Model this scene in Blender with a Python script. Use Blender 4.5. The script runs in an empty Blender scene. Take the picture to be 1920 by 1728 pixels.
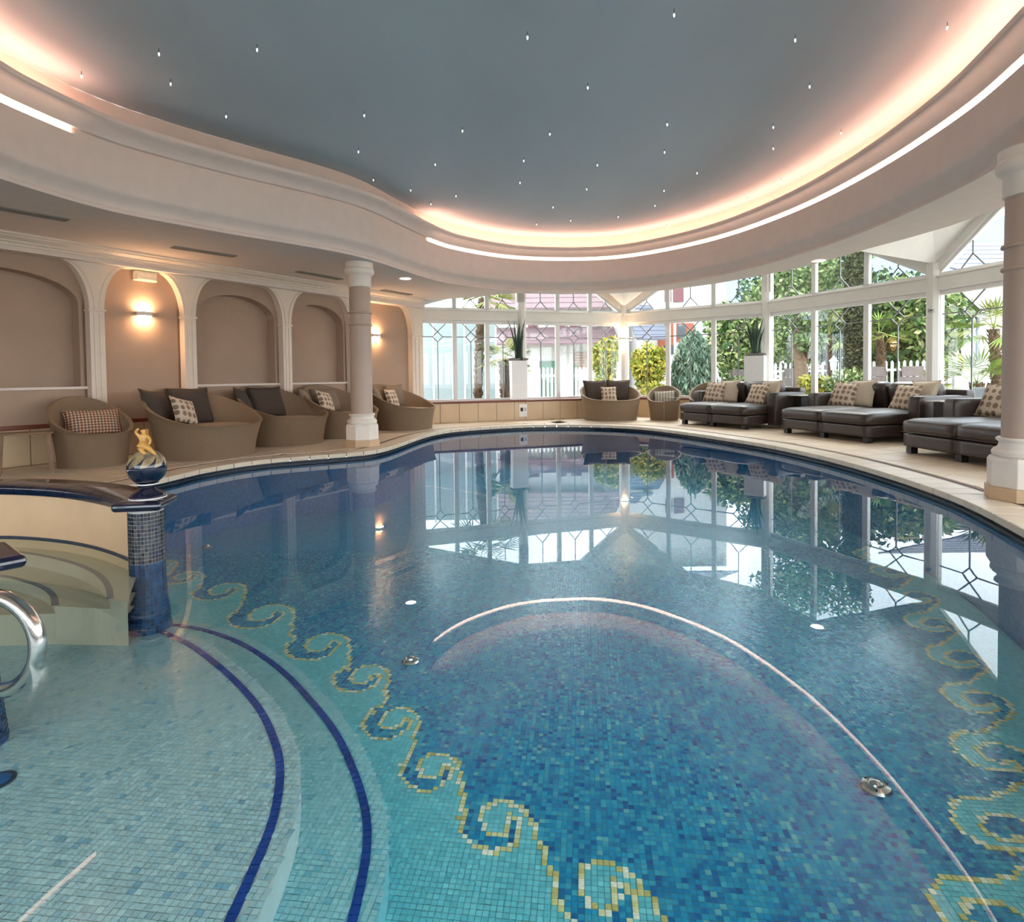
import bpy, bmesh, math, random
import numpy as np
from mathutils import Vector, Matrix, geometry
random.seed(7); rng = np.random.default_rng(11)
scene = bpy.context.scene
COL = scene.collection
# ------------------------------------------------------------------ camera
F, CX, CY, PITCH, ROLL = 1100.0, 960.0, 739.0, .03, .0117
CAM = np.array([0, 0, 1.0])
_f = np.array([0, math.cos(PITCH), -math.sin(PITCH)]); _u0 = np.array([0, math.sin(PITCH), math.cos(PITCH)]); _r0 = np.array([1., 0, 0])
_r = _r0*math.cos(ROLL) - _u0*math.sin(ROLL); _u = _u0*math.cos(ROLL) + _r0*math.sin(ROLL)
cd = bpy.data.cameras.new('camera'); cam = bpy.data.objects.new('camera', cd); COL.objects.link(cam)
cam.matrix_world = Matrix(((_r[0], _u[0], -_f[0], CAM[0]), (_r[1], _u[1], -_f[1], CAM[1]), (_r[2], _u[2], -_f[2], CAM[2]), (0, 0, 0, 1)))
cd.sensor_fit = 'HORIZONTAL'; cd.sensor_width = 36; cd.lens = 36*F/1920; cd.shift_y = (CY-864)/1920; cd.clip_start = .02; cd.clip_end = 3000
scene.camera = cam
# ------------------------------------------------------------------ sky and exposure
vs = scene.view_settings
vs.view_transform = 'Standard'; vs.look = 'None'; vs.gamma = 1; vs.use_curve_mapping = False; vs.exposure = 1.6
SKY = 2.3
LED_W = 3.4      # visible cove strip
LED_UP = 7.5     # strip in the upper trough
W = bpy.data.worlds.new('sky'); scene.world = W; W.use_nodes = True
nt = W.node_tree; nt.nodes.clear()
o_ = nt.nodes.new('ShaderNodeOutputWorld'); b_ = nt.nodes.new('ShaderNodeBackground'); b_.inputs[1].default_value = SKY
tc = nt.nodes.new('ShaderNodeTexCoord'); nz = nt.nodes.new('ShaderNodeTexNoise'); nz.inputs['Scale'].default_value = 3; nz.inputs['Detail'].default_value = 5
rp = nt.nodes.new('ShaderNodeValToRGB'); rp.color_ramp.elements[0].position = .35; rp.color_ramp.elements[0].color = (.72, .86, 1, 1); rp.color_ramp.elements[1].position = .6; rp.color_ramp.elements[1].color = (1, 1, 1, 1)
nt.links.new(tc.outputs['Generated'], nz.inputs['Vector']); nt.links.new(nz.outputs[0], rp.inputs[0]); nt.links.new(rp.outputs[0], b_.inputs[0]); nt.links.new(b_.outputs[0], o_.inputs[0])
sd = bpy.data.lights.new('sun', 'SUN'); sd.energy = .9; sd.angle = .3; sd.color = (1, .96, .9)
so = bpy.data.objects.new('sun', sd); COL.objects.link(so); so.rotation_euler = (math.radians(48), 0, math.radians(155)); so.location = (0, 0, 20)

# ------------------------------------------------------------------ pixel helpers
def ray(u, v): return _f + _r*(u-CX)/F - _u*(v-CY)/F
def at_z(u, v, z):
    d = ray(u, v); return CAM + d*((z-CAM[2])/d[2])
def at_y(u, v, y):
    d = ray(u, v); return CAM + d*(y/d[1])
def at_line(u, v, P, Q):       # vertical plane through P,Q
    d = ray(u, v); n = np.array([Q[1]-P[1], P[0]-Q[0], 0.]); t = ((np.array([P[0], P[1], 0])-CAM)@n)/(d@n); return CAM + d*t
def proj(p):
    q = np.asarray(p, float)-CAM; w = q@_f; return CX+F*(q@_r)/w, CY-F*(q@_u)/w

# ------------------------------------------------------------------ materials
MATS = {}
def srgb(c):
    return tuple(((x/255)/12.92 if x/255 <= .04045 else ((x/255+.055)/1.055)**2.4) for x in c)
def M(name, c=None, rough=.6, metal=0, var=.08, scale=6, bump=0, bscale=40, spec=.5, attr=None, coat=0, stretch=None, sheen=0, trans=0):
    if name in MATS: return MATS[name]
    m = bpy.data.materials.new(name); m.use_nodes = True; n = m.node_tree; p = n.nodes['Principled BSDF']; L = n.links.new
    p.inputs['Roughness'].default_value = rough; p.inputs['Metallic'].default_value = metal
    p.inputs['Specular IOR Level'].default_value = spec; p.inputs['Coat Weight'].default_value = coat
    tc = n.nodes.new('ShaderNodeTexCoord'); mp = n.nodes.new('ShaderNodeMapping'); L(tc.outputs['Object'], mp.inputs[0])
    if stretch: mp.inputs['Scale'].default_value = stretch
    nz = n.nodes.new('ShaderNodeTexNoise'); nz.inputs['Scale'].default_value = scale; nz.inputs['Detail'].default_value = 4; L(mp.outputs[0], nz.inputs['Vector'])
    mr = n.nodes.new('ShaderNodeMapRange'); mr.inputs[1].default_value = .3; mr.inputs[2].default_value = .7; mr.inputs[3].default_value = 1-var; mr.inputs[4].default_value = 1+var; L(nz.outputs[0], mr.inputs[0])
    mx = n.nodes.new('ShaderNodeMix'); mx.data_type = 'RGBA'; mx.blend_type = 'MULTIPLY'; mx.inputs[0].default_value = 1
    if attr:
        a = n.nodes.new('ShaderNodeAttribute'); a.attribute_name = attr; L(a.outputs['Color'], mx.inputs[6])
    else: mx.inputs[6].default_value = (*srgb(c), 1)
    L(mr.outputs[0], mx.inputs[7]); L(mx.outputs[2], p.inputs['Base Color'])
    if bump:
        b = n.nodes.new('ShaderNodeBump'); b.inputs['Strength'].default_value = bump; b.inputs['Distance'].default_value = .01
        n2 = n.nodes.new('ShaderNodeTexNoise'); n2.inputs['Scale'].default_value = bscale; L(mp.outputs[0], n2.inputs['Vector']); L(n2.outputs[0], b.inputs['Height']); L(b.outputs[0], p.inputs['Normal'])
    MATS[name] = m; return m
def EM(name, c, s):
    m = bpy.data.materials.new(name); m.use_nodes = True; n = m.node_tree; p = n.nodes['Principled BSDF']
    p.inputs['Base Color'].default_value = (.8, .8, .8, 1); p.inputs['Emission Color'].default_value = (*c, 1); p.inputs['Emission Strength'].default_value = s
    MATS[name] = m; return m
def GLASS(name, tint, ior, rough=0., bump=0, bs=3, maxf=1., haze=None):
    m = bpy.data.materials.new(name); m.use_nodes = True; n = m.node_tree; n.nodes.clear(); L = n.links.new
    o = n.nodes.new('ShaderNodeOutputMaterial'); mix = n.nodes.new('ShaderNodeMixShader'); t = n.nodes.new('ShaderNodeBsdfTransparent'); g = n.nodes.new('ShaderNodeBsdfGlossy'); f = n.nodes.new('ShaderNodeFresnel')
    f.inputs[0].default_value = ior; t.inputs[0].default_value = (*tint, 1); g.inputs['Roughness'].default_value = rough
    geo = n.nodes.new('ShaderNodeNewGeometry'); im = n.nodes.new('ShaderNodeMix'); im.inputs[2].default_value = ior; im.inputs[3].default_value = 1/ior     # the surface does not bend rays, so both faces reflect alike
    L(geo.outputs['Backfacing'], im.inputs[0]); L(im.outputs[0], f.inputs[0])
    L(f.outputs[0], mix.inputs[0]); L(t.outputs[0], mix.inputs[1]); L(g.outputs[0], mix.inputs[2]); L(mix.outputs[0], o.inputs[0])
    if bump:
        tc = n.nodes.new('ShaderNodeTexCoord'); nz = n.nodes.new('ShaderNodeTexNoise'); nz.inputs['Scale'].default_value = bs; b = n.nodes.new('ShaderNodeBump'); b.inputs['Strength'].default_value = bump; b.inputs['Distance'].default_value = .02
        L(tc.outputs['Object'], nz.inputs['Vector']); L(nz.outputs[0], b.inputs['Height']); L(b.outputs[0], f.inputs['Normal']); L(b.outputs[0], g.inputs['Normal'])
    MATS[name] = m; return m

white = M('white_paint', (232, 228, 222), .55, var=.02)
frame_w = M('white_frame', (236, 234, 231), .4, var=.02)
cream = M('cream_plaster', (228, 213, 203), .8, var=.03, bump=.05)
soffit_m = M('soffit_plaster', (224, 211, 202), .8, var=.02)
taupe = M('taupe_plaster', (176, 150, 130), .85, var=.04, scale=2, bump=.06)
wall_gray = M('plain_wall', (200, 190, 178), .85, var=.03)
ceil_b = M('blue_ceiling', (186, 199, 206), .85, var=.10, scale=.5, stretch=(1, .35, 1))
tile_b = M('beige_tile', (212, 186, 152), .35, var=.05, scale=3)
deck_m = M('deck_tile', (222, 202, 176), .38, var=.05, scale=5, stretch=(1, 4, 1))
cope_m = M('coping_tile', (222, 206, 184), .35, var=.05, scale=5)
grout = M('grout', (112, 86, 66), .9)
inlay = M('dark_inlay', (148, 126, 108), .5)
brown_rail = M('red_brown_wood', (122, 66, 48), .4, var=.15, stretch=(1, 1, 6))
col_m = M('column_shaft', (188, 165, 149), .5, var=.03)
col_b = M('column_base', (236, 226, 214), .5, var=.04)
stone_p = M('plinth_stone', (206, 176, 142), .4, var=.08, scale=12)
wicker = M('wicker_taupe', (134, 112, 88), .7, var=.12, scale=60, bump=.5, bscale=220, stretch=(1, 1, 3))
seat_f = M('seat_fabric', (158, 140, 118), .9, var=.08, scale=80, bump=.2, bscale=300)
pil_dark = M('charcoal_fabric', (74, 62, 54), .9, var=.12, scale=60, bump=.25, bscale=200)
pil_gray = M('grey_taupe_fabric', (132, 115, 98), .9, var=.1, scale=60, bump=.25, bscale=200)
pil_cream = M('cream_fabric', (198, 182, 160), .9, var=.08, scale=60, bump=.2, bscale=200)
leather = M('brown_leather', (55, 43, 37), .38, var=.12, scale=14, bump=.12, bscale=90)
dark_leg = M('black_leg', (26, 22, 20), .4)
navy = M('navy_glaze', (18, 22, 48), .12, var=.2, scale=8, coat=.6)
steel = M('stainless', (212, 210, 206), .16, 1, var=.03)
lead = M('lead_bar', (134, 136, 136), .5, .2)
vent_m = M('vent_metal', (140, 134, 124), .5, .1); vent_d = M('vent_dark', (40, 38, 36), .8)
pot_m = M('white_pot', (242, 240, 238), .4, var=.02)
pebble = M('grey_pebble', (132, 128, 124), .8, var=.3, scale=30)
snake = M('snake_plant_leaf', (38, 62, 42), .45, var=.4, scale=18, stretch=(1, 1, 4))
ochre = M('ochre_ceramic', (214, 160, 84), .35, var=.12, scale=40)
green_leaf = M('leaf', rough=.7, attr='Col', var=.15, spec=.2)
mosaic = M('mosaic', rough=.18, attr='Col', var=.05, scale=120, spec=.6)
glass = GLASS('window_glass', (.97, .985, .98), 1.45)
water_m = GLASS('water', (.88, .975, .985), 1.33, 0.0, bump=.012, bs=2.2)
LED_C = (1.0, .48, .33)
led_m = EM('led_strip', (1.0, .66, .50), LED_W); led_up = EM('led_trough', LED_C, LED_UP); lamp_m = EM('downlight_glow', (1, .86, .68), 9); sconce_m = EM('sconce_glow', (1, .62, .34), 75)
star_m = EM('crystal_light', (1, 1, 1), .9)

def pattern_mat(name, base, c1, c2, kind):
    m = bpy.data.materials.new(name); m.use_nodes = True; n = m.node_tree; p = n.nodes['Principled BSDF']; L = n.links.new; p.inputs['Roughness'].default_value = .9
    tc = n.nodes.new('ShaderNodeTexCoord'); mp = n.nodes.new('ShaderNodeMapping'); L(tc.outputs['Object'], mp.inputs[0]); rp = n.nodes.new('ShaderNodeValToRGB'); rp.color_ramp.interpolation = 'CONSTANT'
    mx = n.nodes.new('ShaderNodeMix'); mx.data_type = 'RGBA'; mx.inputs[6].default_value = (*srgb(base), 1)
    if kind == 'dots':
        mp.inputs['Scale'].default_value = (12, .001, 10.5)
        v = n.nodes.new('ShaderNodeTexVoronoi'); v.inputs['Scale'].default_value = 1; v.inputs['Randomness'].default_value = .25; L(mp.outputs[0], v.inputs['Vector'])
        L(v.outputs['Distance'], rp.inputs[0]); e = rp.color_ramp.elements; e[0].color = (1, 1, 1, 1); e[1].position = .37; e[1].color = (0, 0, 0, 1)
        sp = n.nodes.new('ShaderNodeSeparateColor'); L(v.outputs['Color'], sp.inputs[0]); m2 = n.nodes.new('ShaderNodeMix'); m2.data_type = 'RGBA'; m2.inputs[6].default_value = (*srgb(c1), 1); m2.inputs[7].default_value = (*srgb(c2), 1); L(sp.outputs[0], m2.inputs[0]); L(m2.outputs[2], mx.inputs[7])
    elif kind == 'zig':
        mp.inputs['Scale'].default_value = (26, .001, 26); mp.inputs['Rotation'].default_value = (0, .785, 0)
        v = n.nodes.new('ShaderNodeTexChecker'); v.inputs['Scale'].default_value = 1.6; L(mp.outputs[0], v.inputs['Vector']); L(v.outputs['Fac'], rp.inputs[0])
        e = rp.color_ramp.elements; e[0].color = (0, 0, 0, 1); e[1].position = .5; e[1].color = (1, 1, 1, 1); 
        w = n.nodes.new('ShaderNodeTexWave'); w.bands_direction = 'X'; w.inputs['Scale'].default_value = 2.6; L(tc.outputs['Object'], w.inputs['Vector']); m2 = n.nodes.new('ShaderNodeMix'); m2.data_type = 'RGBA'; m2.inputs[6].default_value = (*srgb(c1), 1); m2.inputs[7].default_value = (*srgb(c2), 1); L(w.outputs[1], m2.inputs[0]); L(m2.outputs[2], mx.inputs[7])
    else:
        w = n.nodes.new('ShaderNodeTexWave'); w.bands_direction = 'X'; w.inputs['Scale'].default_value = 5; L(tc.outputs['Object'], w.inputs['Vector']); L(w.outputs[1], rp.inputs[0]); e = rp.color_ramp.elements; e[0].color = (0, 0, 0, 1); e[1].position = .6; e[1].color = (1, 1, 1, 1); mx.inputs[7].default_value = (*srgb(c1), 1)
    L(rp.outputs[0], mx.inputs[0]); L(mx.outputs[2], p.inputs['Base Color']); MATS[name] = m; return m
pil_dot = pattern_mat('leaf_print_fabric', (206, 188, 166), (120, 100, 84), (150, 126, 104), 'dots')
pil_zig = pattern_mat('zigzag_fabric', (206, 170, 140), (120, 76, 62), (92, 84, 78), 'zig')
pil_str = pattern_mat('striped_fabric', (198, 190, 176), (150, 142, 130), None, 'str')

# ------------------------------------------------------------------ mesh helpers
class MB:
    def __init__(s): s.v = []; s.f = []
    def add(s, vs, fs):
        o = len(s.v); s.v += [tuple(map(float, x)) for x in vs]; s.f += [tuple(i+o for i in f) for f in fs]; return s
    def obox(s, o, ux, uy, uz):   # corner + three edge vectors
        o, ux, uy, uz = [np.asarray(a, float) for a in (o, ux, uy, uz)]
        return s.add([o, o+ux, o+ux+uy, o+uy, o+uz, o+ux+uz, o+ux+uy+uz, o+uy+uz], [(0, 3, 2, 1), (4, 5, 6, 7), (0, 1, 5, 4), (1, 2, 6, 5), (2, 3, 7, 6), (3, 0, 4, 7)])
    def box(s, c, d, rz=0):
        ca, sa = math.cos(rz), math.sin(rz); ux = np.array([ca, sa, 0])*d[0]; uy = np.array([-sa, ca, 0])*d[1]; uz = np.array([0, 0, d[2]])
        return s.obox(np.asarray(c, float)-ux/2-uy/2-uz/2, ux, uy, uz)
    def prism(s, poly, ext):      # 3D polygon extruded by vector
        n = len(poly); P = [np.asarray(p, float) for p in poly]; e = np.asarray(ext, float)
        return s.add(P+[p+e for p in P], [tuple(range(n))[::-1], tuple(range(n, 2*n))]+[(i, (i+1) % n, n+(i+1) % n, n+i) for i in range(n)])
    def tube(s, pts, r, n=8, cap=True):
        P = [Vector(p) for p in pts]; rs = r if hasattr(r, '__len__') else [r]*len(P); vs = []; fs = []; up = None
        for i, p in enumerate(P):
            t = (P[min(i+1, len(P)-1)]-P[max(i-1, 0)]).normalized()
            a = t.orthogonal().normalized() if up is None else (up-t*up.dot(t)).normalized()
            up = a; b = t.cross(a)
            for k in range(n):
                w = 2*math.pi*k/n; vs.append(p+(a*math.cos(w)+b*math.sin(w))*rs[i])
        for i in range(len(P)-1):
            for k in range(n): fs.append((i*n+k, i*n+(k+1) % n, (i+1)*n+(k+1) % n, (i+1)*n+k))
        if cap: fs += [tuple(range(n))[::-1], tuple(range((len(P)-1)*n, len(P)*n))]
        return s.add(vs, fs)
    def lathe(s, prof, n=24, c=(0, 0, 0), rot=0, cap=True):
        vs = []; fs = []
        for r, z in prof:
            for k in range(n):
                w = 2*math.pi*k/n+rot; vs.append((c[0]+r*math.cos(w), c[1]+r*math.sin(w), c[2]+z))
        for i in range(len(prof)-1):
            for k in range(n): fs.append((i*n+k, i*n+(k+1) % n, (i+1)*n+(k+1) % n, (i+1)*n+k))
        if cap: fs += [tuple(range(n))[::-1], tuple(range((len(prof)-1)*n, len(prof)*n))]
        return s.add(vs, fs)
    def strip(s, A, B, closed=False):   # quads between two polylines
        n = len(A); fs = [(i, (i+1) % n, n+(i+1) % n, n+i) for i in range(n if closed else n-1)]
        return s.add(list(A)+list(B), fs)
    def rbox(s, c, d, r, bulge=0, cuts=5, rz=0, tilt=0):   # rounded cushion box
        bm = bmesh.new(); bmesh.ops.create_cube(bm, size=2); bmesh.ops.subdivide_edges(bm, edges=bm.edges[:], cuts=cuts, use_grid_fill=True)
        h = np.array(d)/2; bm.verts.ensure_lookup_table(); vs = []
        Rm = Matrix.Rotation(rz, 3, 'Z') @ Matrix.Rotation(tilt, 3, 'X')
        for v in bm.verts:
            q0 = np.array(v.co); q = np.sign(q0)*np.abs(q0)**.6*h; inn = np.clip(q, -h+r, h-r); dd = q-inn; l = np.linalg.norm(dd)
            p = inn+dd/l*r if l > 1e-6 else q
            e = (1-min(1, abs(p[0]/h[0]))**2.5)*(1-min(1, abs(p[1]/h[1]))**2.5)
            p[2] += bulge*e*(1 if p[2] > 0 else -.4)
            vs.append(np.array(Rm @ Vector(p))+np.asarray(c, float))
        fs = [tuple(v.index for v in f.verts) for f in bm.faces]; bm.free(); return s.add(vs, fs)
    def build(s, name, mat, parent=None, smooth=False, bevel=0, kind=None, label=None):
        me = bpy.data.meshes.new(name); me.from_pydata(s.v, [], s.f); me.update(); me.materials.append(mat)
        bm = bmesh.new(); bm.from_mesh(me); bmesh.ops.recalc_face_normals(bm, faces=bm.faces[:]); bm.to_mesh(me); bm.free()
        if smooth:
            me.polygons.foreach_set('use_smooth', [True]*len(me.polygons))
        o = bpy.data.objects.new(name, me); COL.objects.link(o)
        if smooth == 'auto':
            es = o.modifiers.new('split', 'EDGE_SPLIT'); es.split_angle = math.radians(35)
        if bevel:
            b = o.modifiers.new('bevel', 'BEVEL'); b.width = bevel; b.segments = 2; b.limit_method = 'ANGLE'
        if parent is not None: o.parent = parent
        if kind: o['kind'] = kind
        if label: o['label'] = label
        return o
def tag(o, label, cat=None, group=None, kind=None):
    o['label'] = label
    if cat: o['category'] = cat
    if group: o['group'] = group
    if kind: o['kind'] = kind
    return o
def empty(name, loc=(0, 0, 0), rz=0, rot=None):
    o = bpy.data.objects.new(name, None); COL.objects.link(o); o.location = [float(a) for a in loc]; o.rotation_euler = rot or (0, 0, rz); o.empty_display_size = .1; return o
def quads(name, V, mat, col=None, parent=None, kind=None):   # V (n,4,3) array of loose quads with colour per quad
    n = len(V); me = bpy.data.meshes.new(name); me.vertices.add(n*4); me.loops.add(n*4); me.polygons.add(n)
    me.vertices.foreach_set('co', np.asarray(V, np.float32).ravel()); me.loops.foreach_set('vertex_index', np.arange(n*4, dtype=np.int32))
    me.polygons.foreach_set('loop_start', np.arange(0, n*4, 4, dtype=np.int32)); me.polygons.foreach_set('loop_total', np.full(n, 4, np.int32)); me.update(calc_edges=True)
    if col is not None:
        a = me.color_attributes.new('Col', 'FLOAT_COLOR', 'POINT'); c = np.ones((n, 4, 4), np.float32); c[:, :, :3] = np.asarray(col)[:, None, :]; a.data.foreach_set('color', c.ravel())
    me.materials.append(mat); o = bpy.data.objects.new(name, me); COL.objects.link(o)
    if parent is not None: o.parent = parent
    if kind: o['kind'] = kind
    return o
def copy_tree(o, parent=None):
    c = o.copy(); COL.objects.link(c); c.parent = parent
    for ch in o.children: copy_tree(ch, c)
    return c
def spline(P, n, closed=True):
    P = np.array(P, float); m = len(P); out = []
    for i in range(m if closed else m-1):
        p0, p1, p2, p3 = (P[(i+k) % m] if closed else P[min(max(i+k, 0), m-1)] for k in (-1, 0, 1, 2))
        for t in np.linspace(0, 1, 24, endpoint=False): out.append(.5*((2*p1)+(-p0+p2)*t+(2*p0-5*p1+4*p2-p3)*t*t+(-p0+3*p1-3*p2+p3)*t**3))
    if not closed: out.append(P[-1])
    out = np.array(out); C = np.vstack([out, out[:1]]) if closed else out
    for _ in range(6 if closed else 0):
        q = C[:-1]; q = (np.roll(q, 3, 0)+q*2+np.roll(q, -3, 0))/4; C = np.vstack([q, q[:1]])
    s = np.r_[0, np.cumsum(np.hypot(*np.diff(C, axis=0).T))]; u = np.linspace(0, s[-1], n, endpoint=not closed)
    return np.stack([np.interp(u, s, C[:, 0]), np.interp(u, s, C[:, 1])], 1)
def normals(C, closed=True):
    t = (np.roll(C, -1, 0)-np.roll(C, 1, 0)) if closed else np.gradient(C, axis=0)
    t /= np.linalg.norm(t, axis=1)[:, None]; return np.stack([t[:, 1], -t[:, 0]], 1)     # right-hand normal
def offset(C, d, closed=True, sm=0):
    O = C+normals(C, closed)*d
    for _ in range(sm): O = (np.roll(O, 1, 0)+2*O+np.roll(O, -1, 0))/4
    return O
def at3(P, z): return np.c_[P, np.full(len(P), z)]
def inpoly(X, Y, P):
    r = np.zeros(X.shape, bool); n = len(P)
    for i in range(n):
        x1, y1 = P[i]; x2, y2 = P[(i+1) % n]
        if y1 == y2: continue
        c = ((y1 > Y) != (y2 > Y)) & (X < (x2-x1)*(Y-y1)/(y2-y1)+x1); r ^= c
    return r
def clip(poly, p, n):     # keep side where (q-p).n >= 0
    out = []
    for i in range(len(poly)):
        a, b = poly[i], poly[(i+1) % len(poly)]; da, db = (a-p)@n, (b-p)@n
        if da >= 0: out.append(a)
        if (da >= 0) != (db >= 0): out.append(a+(b-a)*da/(da-db))
    return out
def poly_hole(outer, holes, z, flip=False):
    loops = [[Vector((*p, 0)) for p in outer]]+[[Vector((*p, 0)) for p in h] for h in holes]
    tris = geometry.tessellate_polygon(loops); vs = [(p.x, p.y, z) for l in loops for p in l]; return vs, [tuple(t) for t in tris]

# ------------------------------------------------------------------ plan of the place
ZW = -.10                                   # water level
ZS = 2.70                                   # soffit
RIM = [(-3.58, 6.1), (-3.5, 6.62), (-3.14, 7.30), (-2.42, 7.75), (-1.93, 8.1), (-1.74, 8.8), (-1.62, 9.7), (-1.42, 10.65), (-.98, 11.4), (.21, 12.1), (1.37, 12.05), (2.35, 11.5), (2.95, 10.4), (3.45, 8.9), (3.66, 8.0), (3.76, 6.92), (3.72, 5.82), (3.6, 4.92), (3.45, 4.32), (3.21, 3.66), (2.7, 2.3), (1.8, .9), (.3, -.1), (-1.5, .1), (-3.0, .7), (-4.4, 1.5), (-5.1, 2.6), (-5.0, 3.8), (-4.5, 4.6), (-3.85, 5.2)]
rim = spline(RIM, 420)                      # clockwise seen from above: right-hand normal points to the pool
SOF = [(-4.25, 4.6), (-4.2, 5.2), (-4.0, 5.9), (-3.58, 6.5), (-3.1, 7.07), (-2.5, 7.7), (-2.05, 8.35), (-1.72, 9.3), (-1.40, 10.15), (-1.0, 10.8), (.02, 11.65), (1.45, 11.9), (2.53, 11.5), (3.6, 10.2), (4.15, 8.5), (4.28, 6.9), (4.18, 5.5), (3.97, 4.55), (3.4, 2.8), (2.3, 1.0), (.5, 0), (-1.5, .3), (-3.1, 1.7), (-4.0, 3.3)]
sof = spline(SOF, 360)
V0, V1, V2, V3, V4, V5 = [np.array(p) for p in ((-2.07, 13.0), (2.78, 14.55), (5.46, 12.55), (6.78, 9.42), (7.5, 6.2), (6.6, 2.2))]
WL0 = np.array([-5.95, 6.8]); dl = (V0-WL0)/np.linalg.norm(V0-WL0); nl = np.array([dl[1], -dl[0]])      # left wall: direction and inward normal
WLs = V0-dl*11.0                             # far start of left wall behind camera
BACK = [(6.0, -1.8), (-7.0, -1.8)]
ROOM = [tuple(WLs), tuple(V0), tuple(V1), tuple(V2), tuple(V3), tuple(V4), tuple(V5)]+BACK

# ------------------------------------------------------------------ deck
fl = MB(); vs_, fs_ = poly_hole([np.array(p) for p in ROOM], [offset(rim, -.06)[::2]], -.012); fl.add(vs_, fs_)
floor = fl.build('floor', grout, kind='structure'); tag(floor, 'beige tiled deck around the pool')
# coping tiles: each a bullnosed block with a top and a face to the pool
n_c = 140; ids = (np.arange(n_c+1)*len(rim)/n_c).astype(int) % len(rim); rin = offset(rim, 0); rout = offset(rim, -.30)
for k in range(n_c):
    a, b = ids[k], ids[k+1]; c = rim[a]
    if c[1] < 2.8 or c[0] < -3.8: continue
    g = .006; A, B, Cc, D = rin[a], rin[b], rout[b], rout[a]; t = (B-A)/np.linalg.norm(B-A)
    if np.linalg.norm(Cc-D) < .05: continue
    mb = MB(); mb.prism([(*(A+t*g), -.055), (*(B-t*g), -.055), (*(Cc-t*g), -.055), (*(D+t*g), -.055)], (0, 0, .055)); mb.build('coping_tile', cope_m, floor, bevel=.006)
def ring(name, o1, o2, z1, z2, mat, parent, src=rim, idx=None):
    A, B = offset(src, o1), offset(src, o2); mb = MB(); mb.strip(at3(A, z1), at3(B, z2), True); return mb.build(name, mat, parent, smooth=True)
ring('inlay_strip', -.305, -.335, -.004, -.004, inlay, floor)
ring('inlay_strip', -.365, -.385, -.004, -.004, inlay, floor)
# field tiles on two grids clipped by the inlay and the walls
cand = []
room_edges = [(np.array(ROOM[i]), np.array(ROOM[(i+1) % len(ROOM)])) for i in range(len(ROOM))]
def field(d, size, keep, org):
    n2 = np.array([-d[1], d[0]])
    for i in range(-40, 40):
        for j in range(-40, 40):
            p0 = org+d*i*size+n2*j*size; g = .0055
            q = [p0+d*g+n2*g, p0+d*(size-g)+n2*g, p0+d*(size-g)+n2*(size-g), p0+d*g+n2*(size-g)]; c = p0+(d+n2)*size/2
            if not (-6 < c[0] < 7.4 and 3 < c[1] < 14.6): continue
            if not keep(c): continue
            dist = np.hypot(*(rim-c).T); kk = dist.argmin(); nn = -normals(rim)[kk]; e = rim[kk]+nn*.395
            if (c-rim[kk])@nn < .15 or dist[kk] > 4.5: continue
            q = clip(q, e, nn)
            for P, Q in room_edges:
                if not q: break
                w = (Q-P)/np.linalg.norm(Q-P); q = clip(q, P, np.array([w[1], -w[0]]))
            if len(q) < 3: continue
            ar = .5*abs(sum(q[m][0]*q[(m+1) % len(q)][1]-q[(m+1) % len(q)][0]*q[m][1] for m in range(len(q))))
            if ar < .01: continue
            u, v = proj((c[0], c[1], 0))
            if -40 < u < 1960: cand.append((ar/c[1]**3, q))
dD = (V3-V2)/np.linalg.norm(V3-V2)
field(dl, .36, lambda c: c[0] <= 1.0, WLs+nl*.02); field(dD, .42, lambda c: c[0] > 1.0, V2)
cand.sort(key=lambda t: -t[0]); rest = MB()
for k, (a, q) in enumerate(cand):
    mb = MB() if k < 300 else rest
    mb.prism([(*p, -.012) for p in q], (0, 0, .012))
    if k < 300: mb.build('deck_tile', deck_m, floor)
if rest.v: rest.build('deck_tile_rest', deck_m, floor, kind='stuff')

# ------------------------------------------------------------------ pool basin
ZL1, ZL2, ZF = -.52, -.64, -.78
pool = empty('pool_basin', (0, 6, ZF)); tag(pool, 'sunken swimming pool basin lined with mosaic tiles', kind='structure')
def inp(o):          # keep world coordinates under the pool empty
    o.parent = pool; o.matrix_parent_inverse = Matrix.Translation((0, -6, -ZF)); return o
pw = MB(); R0 = offset(rim, -.02)
pw.strip(at3(R0, -.055), at3(R0, -.13), True); inp(pw.build('waterline_band', M('dark_band_tile', (16, 38, 60), .25, var=.25, scale=30), smooth=True))
pw = MB(); pw.strip(at3(R0, -.13), at3(R0, ZF-.03), True); inp(pw.build('pool_wall', M('blue_wall_tile', (24, 104, 156), .25, var=.25, scale=30), smooth=True))
oc = offset(rim, .012); pw = MB(); pw.strip(at3(offset(rim, -.02), -.072), at3(oc, -.072), True); pw.strip(at3(oc, -.072), at3(oc, -.086), True); inp(pw.build('gutter_grille', M('gutter_dark', (26, 34, 44), .5), smooth=True))
def floor_far():
    m = bpy.data.materials.new('far_mosaic'); m.use_nodes = True; n = m.node_tree; p = n.nodes['Principled BSDF']; L = n.links.new; p.inputs['Roughness'].default_value = .25
    tc = n.nodes.new('ShaderNodeTexCoord'); br = n.nodes.new('ShaderNodeTexBrick'); br.offset = 0; br.inputs['Scale'].default_value = 1; br.inputs['Brick Width'].default_value = .023; br.inputs['Row Height'].default_value = .023; br.inputs['Mortar Size'].default_value = .0012
    br.inputs['Color1'].default_value = (*srgb((10, 126, 180)), 1); br.inputs['Color2'].default_value = (*srgb((48, 164, 200)), 1); br.inputs['Mortar'].default_value = (*srgb((96, 150, 176)), 1)
    L(tc.outputs['Object'], br.inputs['Vector']); L(br.outputs[0], p.inputs['Base Color']); return m
far_m = floor_far()
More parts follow.
